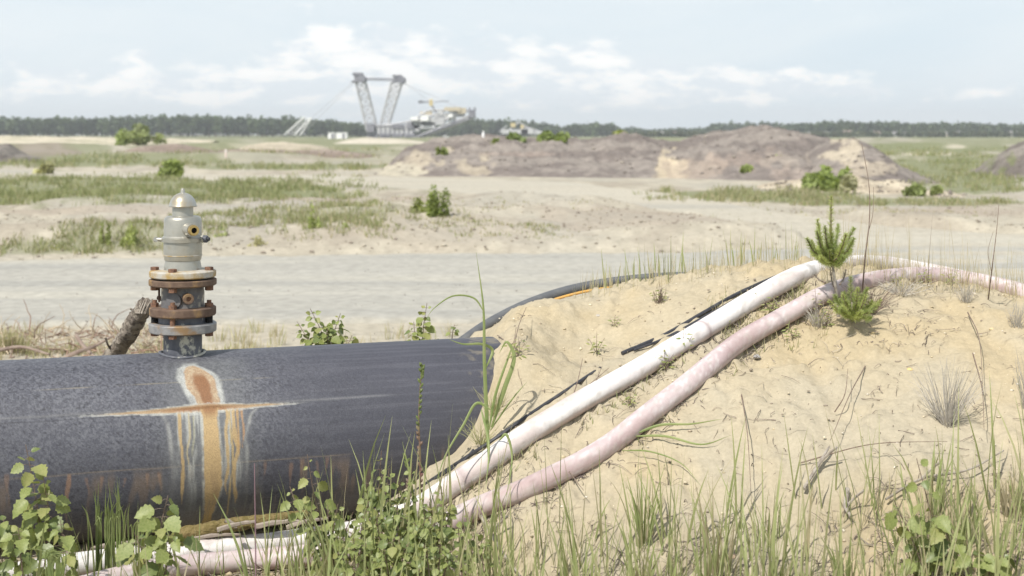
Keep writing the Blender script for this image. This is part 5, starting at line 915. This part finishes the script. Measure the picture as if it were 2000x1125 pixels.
reed('bright bladed grass tuft standing against the pipe left of the stain', [([near_bottom(x_, 4.15 + .02 * rng.normal()), P(x_ + rng.normal() * 4, 1020, 4.12), P(x_ + rng.normal() * 7, 925 + rng.random() * 110, 4.1)], .0048) for x_ in 216 + 17 * rng.normal(size=34)], name='grass_tuft', cat='grass tuft')
reed('small bladed grass tuft between the bright tuft and the toothed seedling', [([near_bottom(x_, 4.1), P(x_ + rng.normal() * 3, 1035, 4.08), P(x_ + rng.normal() * 8, 970 + rng.random() * 70, 4.06)], .0045) for x_ in 272 + 9 * rng.normal(size=12)], name='grass_tuft', cat='grass tuft')
reed('fine fresh green tuft at the bottom edge near the left corner', [([near_bottom(105 + rng.normal() * 8, 3.8), P(105 + rng.normal() * 12, 1095, 3.8), P(105 + rng.normal() * 22, 1065 + rng.random() * 30, 3.78)], .004) for k in range(26)], name='grass_tuft', cat='grass tuft')
def tuft(px, py, n, hpx, spread, label, m, r=.0009, cat='dry tuft', lean=.5, base=.02):
    b0 = surf(px, py); t = MB()
    for k in range(n):
        a = rng.random() * 6.28; l = rng.random() ** .5 * spread; h_ = hpx / F * b0[1] * (.45 + .6 * rng.random()); p0 = b0 + np.array([math.cos(a), math.sin(a), 0]) * base * rng.random()
        p2 = b0 + np.array([math.cos(a) * l, math.sin(a) * l * .8, h_]); t.tube([p0, (p0 + p2) / 2 + rng.normal(size=3) * .006 + np.array([0, 0, h_ * .08]) + rng.normal(size=3) * .003, p2], [r, r * .9, r * .4], 3, cap=False)
    o = t.build('dry_tuft', m, None, b0); o['kind'] = 'stuff' if False else o.get('kind', ''); del o['kind']; return tag(o, label, cat)
m_greyd = mat('grey_dead_stems', (.36, .33, .29), (.46, .43, .38), scale=40, rough=.9)
tuft(1850, 832, 95, 125, .15, 'grey dead broom-like tuft on the sand at the right', m_greyd)
tuft(2010, 800, 36, 120, .06, 'dead tuft cut by the right edge of the picture', m_greyd)
tuft(1885, 590, 40, 40, .05, 'small grey dead tuft on the crest near the right', m_greyd)
tuft(1985, 640, 36, 50, .05, 'grey dead tuft high on the sand at the right edge', m_greyd)
tuft(1700, 612, 110, 56, .13, 'tangled dark dead twigs right of the low pine', m_stem, lean=.9)
tuft(1760, 578, 70, 34, .14, 'flat tangle of dead twigs on the crest behind the low pine', m_greyd)
tuft(1600, 640, 60, 50, .08, 'dry stems under the yellow-green weed below the pine', m_greyd)
tuft(964, 812, 46, 60, .07, 'yellowish dry tuft at the sand edge in front of the pipe end', mat('straw_stems', (.42, .38, .20), (.36, .36, .16), scale=30, rough=.8))
tuft(940, 868, 46, 50, .09, 'second yellowish tuft below the first at the sand edge', mat('straw_stems', (.40, .37, .20), (.33, .34, .15), scale=30, rough=.8))
tuft(1288, 592, 30, 40, .03, 'little dark tuft on the sand below the arching pipe', m_stem)

# ------------------------------------------------------------------ grasses round the mound (uncountable)
parts = []
def field(n, x0, x1, Y0, Y1, h0, h1, w_, straw, colA=G1, bend=.7, lean=.30, zf=surf_z, seg=5, pw=1.0, clump=True):
    Y = Y0 + (Y1 - Y0) * rng.random(n) ** pw; px = x0 + (x1 - x0) * rng.random(n); X = (px - 1000) / F * Y
    if clump: k = vnoise(X * 7, Y * 9, 55) + .35 * rng.random(n) > .52; X, Y = X[k], Y[k]; n = len(X)
    base = np.stack([X, Y, zf(X, Y) - .012], 1); L_ = h0 + (h1 - h0) * rng.random(n) ** 1.6; az = rng.random(n) * 6.28
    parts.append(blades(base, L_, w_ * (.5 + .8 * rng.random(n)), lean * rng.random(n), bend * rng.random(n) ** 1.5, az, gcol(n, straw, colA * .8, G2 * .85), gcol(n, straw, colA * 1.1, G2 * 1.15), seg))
field(360, 960, 2150, 3.35, 4.15, .10, .36, .0050, .15)
field(520, 960, 2150, 3.35, 4.1, .06, .20, .0036, .5)
field(230, 1440, 2150, 3.4, 4.05, .25, .47, .0056, .1)
field(150, 950, 1450, 3.5, 4.1, .22, .40, .0056, .08, clump=False)
field(300, 560, 980, 3.5, 4.25, .15, .40, .0065, .08)
field(34, 640, 900, 3.7, 4.25, .32, .50, .007, .05, clump=False)
field(420, -160, 560, 3.5, 4.05, .05, .20, .0036, .3)
for k in range(56):
    px_ = rng.choice([rng.uniform(950, 2150), rng.uniform(1450, 2150), rng.uniform(560, 1000), rng.uniform(-100, 560)], p=[.45, .28, .17, .10]); Y_ = 3.45 + .62 * rng.random(); big = rng.random()
    parts.append(tuftpart((px_ - 1000) / F * Y_, Y_, surf_z, int(9 + 16 * rng.random()), .10 + .24 * big ** 1.5, .0042 + .002 * big, .02 + .03 * rng.random(), G1 if rng.random() < .8 else STRAW * .8, .22, .30))
    if rng.random() < .5: parts.append(tuftpart((px_ - 1000) / F * Y_, Y_, surf_z, 14, .06 + .05 * rng.random(), .0035, .05, STRAW * .6, .9, 1.1))
field(60, -160, 560, 3.7, 4.1, .18, .34, .0055, .15, clump=False)
field(400, 150, 700, 4.3, 4.5, .02, .07, .003, .8)
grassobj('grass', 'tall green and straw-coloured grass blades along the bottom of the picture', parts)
parts = []
field(520, 1120, 1640, 5.5, 6.0, .04, .14, .0018, .9, lean=.18, bend=.3, clump=False, seg=3)
field(110, 1180, 1570, 5.6, 6.1, .10, .20, .0042, .1, lean=.15, bend=.3, seg=3)
field(2300, 1600, 2200, 5.3, 6.3, .04, .14, .0019, .95, DRYG, lean=.2, bend=.3, clump=False, seg=3)
field(320, 1600, 2200, 5.2, 6.2, .14, .30, .0016, .95, DRYG, lean=.15, bend=.3, clump=False, seg=3)
field(420, 1380, 1620, 4.95, 5.35, .02, .06, .003, .6, clump=False, seg=3)
for pth, nn in ((white_path, 420), (pink_path, 160)):
    i = rng.integers(70, len(pth) - 40, size=nn); dd = pth[i + 1] - pth[i - 1]; sd_ = np.stack([dd[:, 1], -dd[:, 0]], 1); sd_ /= np.linalg.norm(sd_, axis=1)[:, None]; xy = pth[i][:, :2] + sd_ * (.035 + .05 * rng.random((nn, 1)) ** 1.5); k = vnoise(xy[:, 0] * 6, xy[:, 1] * 6, 57) > .42; xy = xy[k]; n_b = len(xy)
    parts.append(blades(np.stack([xy[:, 0], xy[:, 1], surf_z(xy[:, 0], xy[:, 1]) - .004], 1), .012 + .035 * rng.random(n_b), np.full(n_b, .0028), .7 * rng.random(n_b), .6 * rng.random(n_b), rng.random(n_b) * 6.28, gcol(n_b, .45, G1 * .6, G2 * .7), gcol(n_b, .45), 3))
grassobj('crest_grass', 'fine dry pale grass standing along the crest of the sand mound', parts)
# short seed-headed weeds on the crest
m_seed = mat('seed_head', (.36, .33, .27), (.28, .25, .21), rough=.9)
# ------------------------------------------------------------------ litter, stones and sticks on the sand
q = MB()
for k in range(1900):
    u = rng.random(); 
    if u < .42: Y = 3.5 + .65 * rng.random(); px = 940 + 1200 * rng.random()
    elif u < .80: Y = 4.1 + 1.25 * rng.random(); px = 1000 + 1100 * rng.random()
    elif u < .9: Y = 4.9 + .5 * rng.random(); px = 1540 + 280 * rng.random()
    else: Y = 4.15 + .3 * rng.random(); px = 150 + 700 * rng.random()
    X = (px - 1000) / F * Y
    if vnoise(np.array([X * 5]), np.array([Y * 6]), 66)[0] < .38: continue
    p = twig_pts((X, Y, 0), .010 + .085 * rng.random() ** 2.6, rng.random() * 6.28, 0, 5, .6); p[:, 2] = surf_z(p[:, 0], p[:, 1]) + .0045 + .010 * rng.random() * np.sin(np.linspace(0, 3, 6)) ; q.cur = np.array([(.22, .18, .15), (.28, .23, .18), (.15, .12, .10), (.40, .35, .27)][rng.integers(4)])
    q.tube(p, np.linspace(.0012, .0005, 6) * (.7 + .8 * rng.random()), 3, cap=False)
for k in range(1500):        # stems and roots matted along the undersides of the hoses and at the mound's foot
    if k < 650:
        pth = white_path if k % 2 else pink_path; i = int(rng.integers(30, len(pth) - 45)); a = pth[i]; dd = pth[i + 1] - pth[i - 1]; sd_ = np.array([dd[1], -dd[0]]); sd_ /= np.linalg.norm(sd_) + 1e-9; X, Y = a[:2] + sd_ * (.030 + .05 * rng.random() ** 1.6) * (1 if rng.random() < .8 else -1)
    else: Y = 3.45 + .60 * rng.random(); px = 960 + 1180 * rng.random(); X = (px - 1000) / F * Y
    if Y > 5.6: continue
    p = twig_pts((X, Y, 0), .012 + (.05 if k < 650 else .13) * rng.random() ** 1.8, rng.random() * 6.28, 0, 5, .7); p[:, 2] = surf_z(p[:, 0], p[:, 1]) + .003 + .016 * rng.random() * np.sin(np.linspace(0, 3, 6)); q.cur = np.array([(.20, .17, .15), (.14, .11, .10), (.10, .08, .08), (.30, .27, .20)][rng.integers(4)])
    q.tube(p, np.linspace(.0013, .0005, 6) * (.7 + .8 * rng.random()), 3, cap=False)
tag(q.build('twig_litter', m_litter, colour=True), 'dark dry stems and twiglets scattered over the sand', kind='stuff')
def sand_spots(n):
    Y = 3.6 + 2.0 * rng.random(n); X = -.1 + 2.4 * rng.random(n); return X, Y
X, Y = sand_spots(2600); V, f_, c = pebbles(len(X), X, Y, surf_z, lambda k: .0016 + .006 * rng.random(k) ** 5, [(.62, .54, .40), (.50, .42, .28), (.42, .35, .26), (.66, .60, .50), (.30, .25, .2)], 4)
tag(link('pebbles', quick_mesh('pebbles', V, f_, m_litter, c, False)), 'small pebbles and sand crumbs scattered over the mound', kind='stuff')
def stone(px, py, r, label, col):
    b0 = surf(px, py); bm_ = MB(); bm_.lathe([(0, -.5 * r), (r * .8, -.3 * r), (r, 0), (r * .75, .4 * r), (r * .3, .6 * r), (0, .63 * r)], b0, 9)
    o = bm_.build('stone', mat('stone', col, tuple(np.array(col) * 1.2), scale=50, rough=.9, bump=.4, bdist=.004), None, b0); me = o.data
    for v in me.vertices: v.co *= 1 + .22 * (rng.random() - .5)
    return tag(o, label, 'stone', 'stones on the sand mound')
for a in ((1705, 652, .012, 'yellowish flat stone on the sand right below the low pine', (.50, .38, .20)), (1777, 722, .012, 'ochre stone in the middle of the sand on the right', (.56, .42, .20)), (1937, 643, .010, 'ochre stone high on the sand near the right edge', (.50, .40, .24)), (1478, 697, .014, 'grey stone below the pink hose near the crest', (.30, .29, .28)), (1168, 617, .010, 'greyish stone on the sand below the arching black pipe', (.38, .35, .31)), (1430, 1088, .012, 'pale brown stone at the bottom among the grass', (.46, .34, .24)), (1938, 608, .006, 'tiny white stone near the crest at the right', (.75, .72, .62)), (1088, 983, .005, 'tiny yellow stone under the pink hose', (.62, .52, .20)), (1056, 600, .007, 'pale pebble near the arching black pipe', (.70, .62, .45))): stone(*a)
for pts, r, lab in (([(925, 985), (958, 1040), (985, 1085), (1020, 1130)], .0055, 'pale grey dead stick lying in front of the hose ends'), ([(812, 1000), (822, 1048), (860, 1085), (905, 1135)], .005, 'forked pale stick in the thicket below the hose ends'), ([(1730, 975), (1800, 935), (1890, 918), (1960, 880)], .004, 'long brown stick leaning through the grass at the right'), ([(1570, 955), (1600, 905), (1620, 872)], .006, 'dark dead weed stem on the sand at the lower right'), ([(1655, 955), (1652, 990), (1662, 1010)], .008, 'short dark crooked stick in the grass at the lower right')):
    p = [surf(x, y, .03) for x, y in pts]; limb('stick', lab, 'stick', p, [r, r * .9, r * .5], m_dry, 7, .35, 5, twigs=[[p[1], p[1] + np.array([.03, 0, .03]), p[1] + np.array([.05, -.01, .05])]])
# mossy bank and bark at the foot of the pipe
b0 = np.array([-.86, 4.40, .42]); pts = [P(350, 1042, 4.42), P(400, 1036, 4.42), P(450, 1026, 4.44), P(520, 1016, 4.46), P(600, 1004, 4.5)]
limb('mossy_log', 'brown mossy log lying along the foot of the pipe under the rust stain', 'log', pts, [.020, .024, .020, .014], mat('mossy_bark', (.16, .125, .045), (.26, .20, .09), scale=60, rough=1, bump=1.0, bscale=120, bdist=.01), 14, .25, 7)
m_bark = mat('bark_flake', (.34, .29, .24), (.24, .20, .17), scale=30, rough=.95, bump=.5, bdist=.004)
for k, (x0, y0, x1, y1, r, lab) in enumerate(((425, 1035, 500, 1018, .009, 'grey bark strip on the mossy log'), (440, 1015, 462, 1032, .008, 'short upright grey stick leaning on the mossy log'), (500, 1028, 585, 1018, .010, 'long grey stick right of the mossy log'), (380, 1052, 470, 1044, .007, 'thin stick lying just above the hoses under the stain'), (560, 1030, 640, 1012, .008, 'grey stick along the foot of the pipe towards the thicket'), (600, 1040, 680, 1034, .008, 'brown stick left of the leafy thicket'), (180, 1072, 270, 1058, .007, 'thin stick along the pipe foot near the bright grass tuft'))):
    Yk = 4.34 + .02 * k % .06; limb('bark_stick', lab, 'stick', [P(x0, y0, Yk), P((x0 + x1) / 2, (y0 + y1) / 2 - 3, Yk), P(x1, y1, Yk)], [r, r * .8, r * .5], m_bark, 6, .5, 4)
q = MB()
for k in range(260):
    px = 130 + 620 * rng.random(); Y = 4.28 + .16 * rng.random(); X = (px - 1000) / F * Y; q.cur = np.array([(.30, .25, .20), (.20, .16, .13), (.42, .37, .30)][rng.integers(3)]); p = twig_pts((X, Y, float(surf_z(np.array([X]), np.array([Y]))[0]) + .004 + .02 * rng.random()), .03 + .09 * rng.random(), rng.normal() * .5 + (3.14 if rng.random() < .5 else 0), rng.normal() * .12, 4, .4); q.tube(p, np.linspace(.003, .001, 5), 4)
tag(q.build('foot_litter', m_litter, colour=True), 'bark crumbs and dry stems along the foot of the big pipe', kind='stuff')
n = 1600; Y = 4.22 + .25 * rng.random(n); X = (60 + 800 * rng.random(n) - 1000) / F * Y; V, f_, c = pebbles(n, X, Y, surf_z, lambda k: .003 + .010 * rng.random(k) ** 3, [(.25, .20, .12), (.34, .28, .18), (.18, .15, .10)], 5)
tag(link('soil_crumbs', quick_mesh('soil_crumbs', V, f_, m_litter, c, False)), 'dark crumbs of soil between the big pipe and the hoses', kind='stuff')
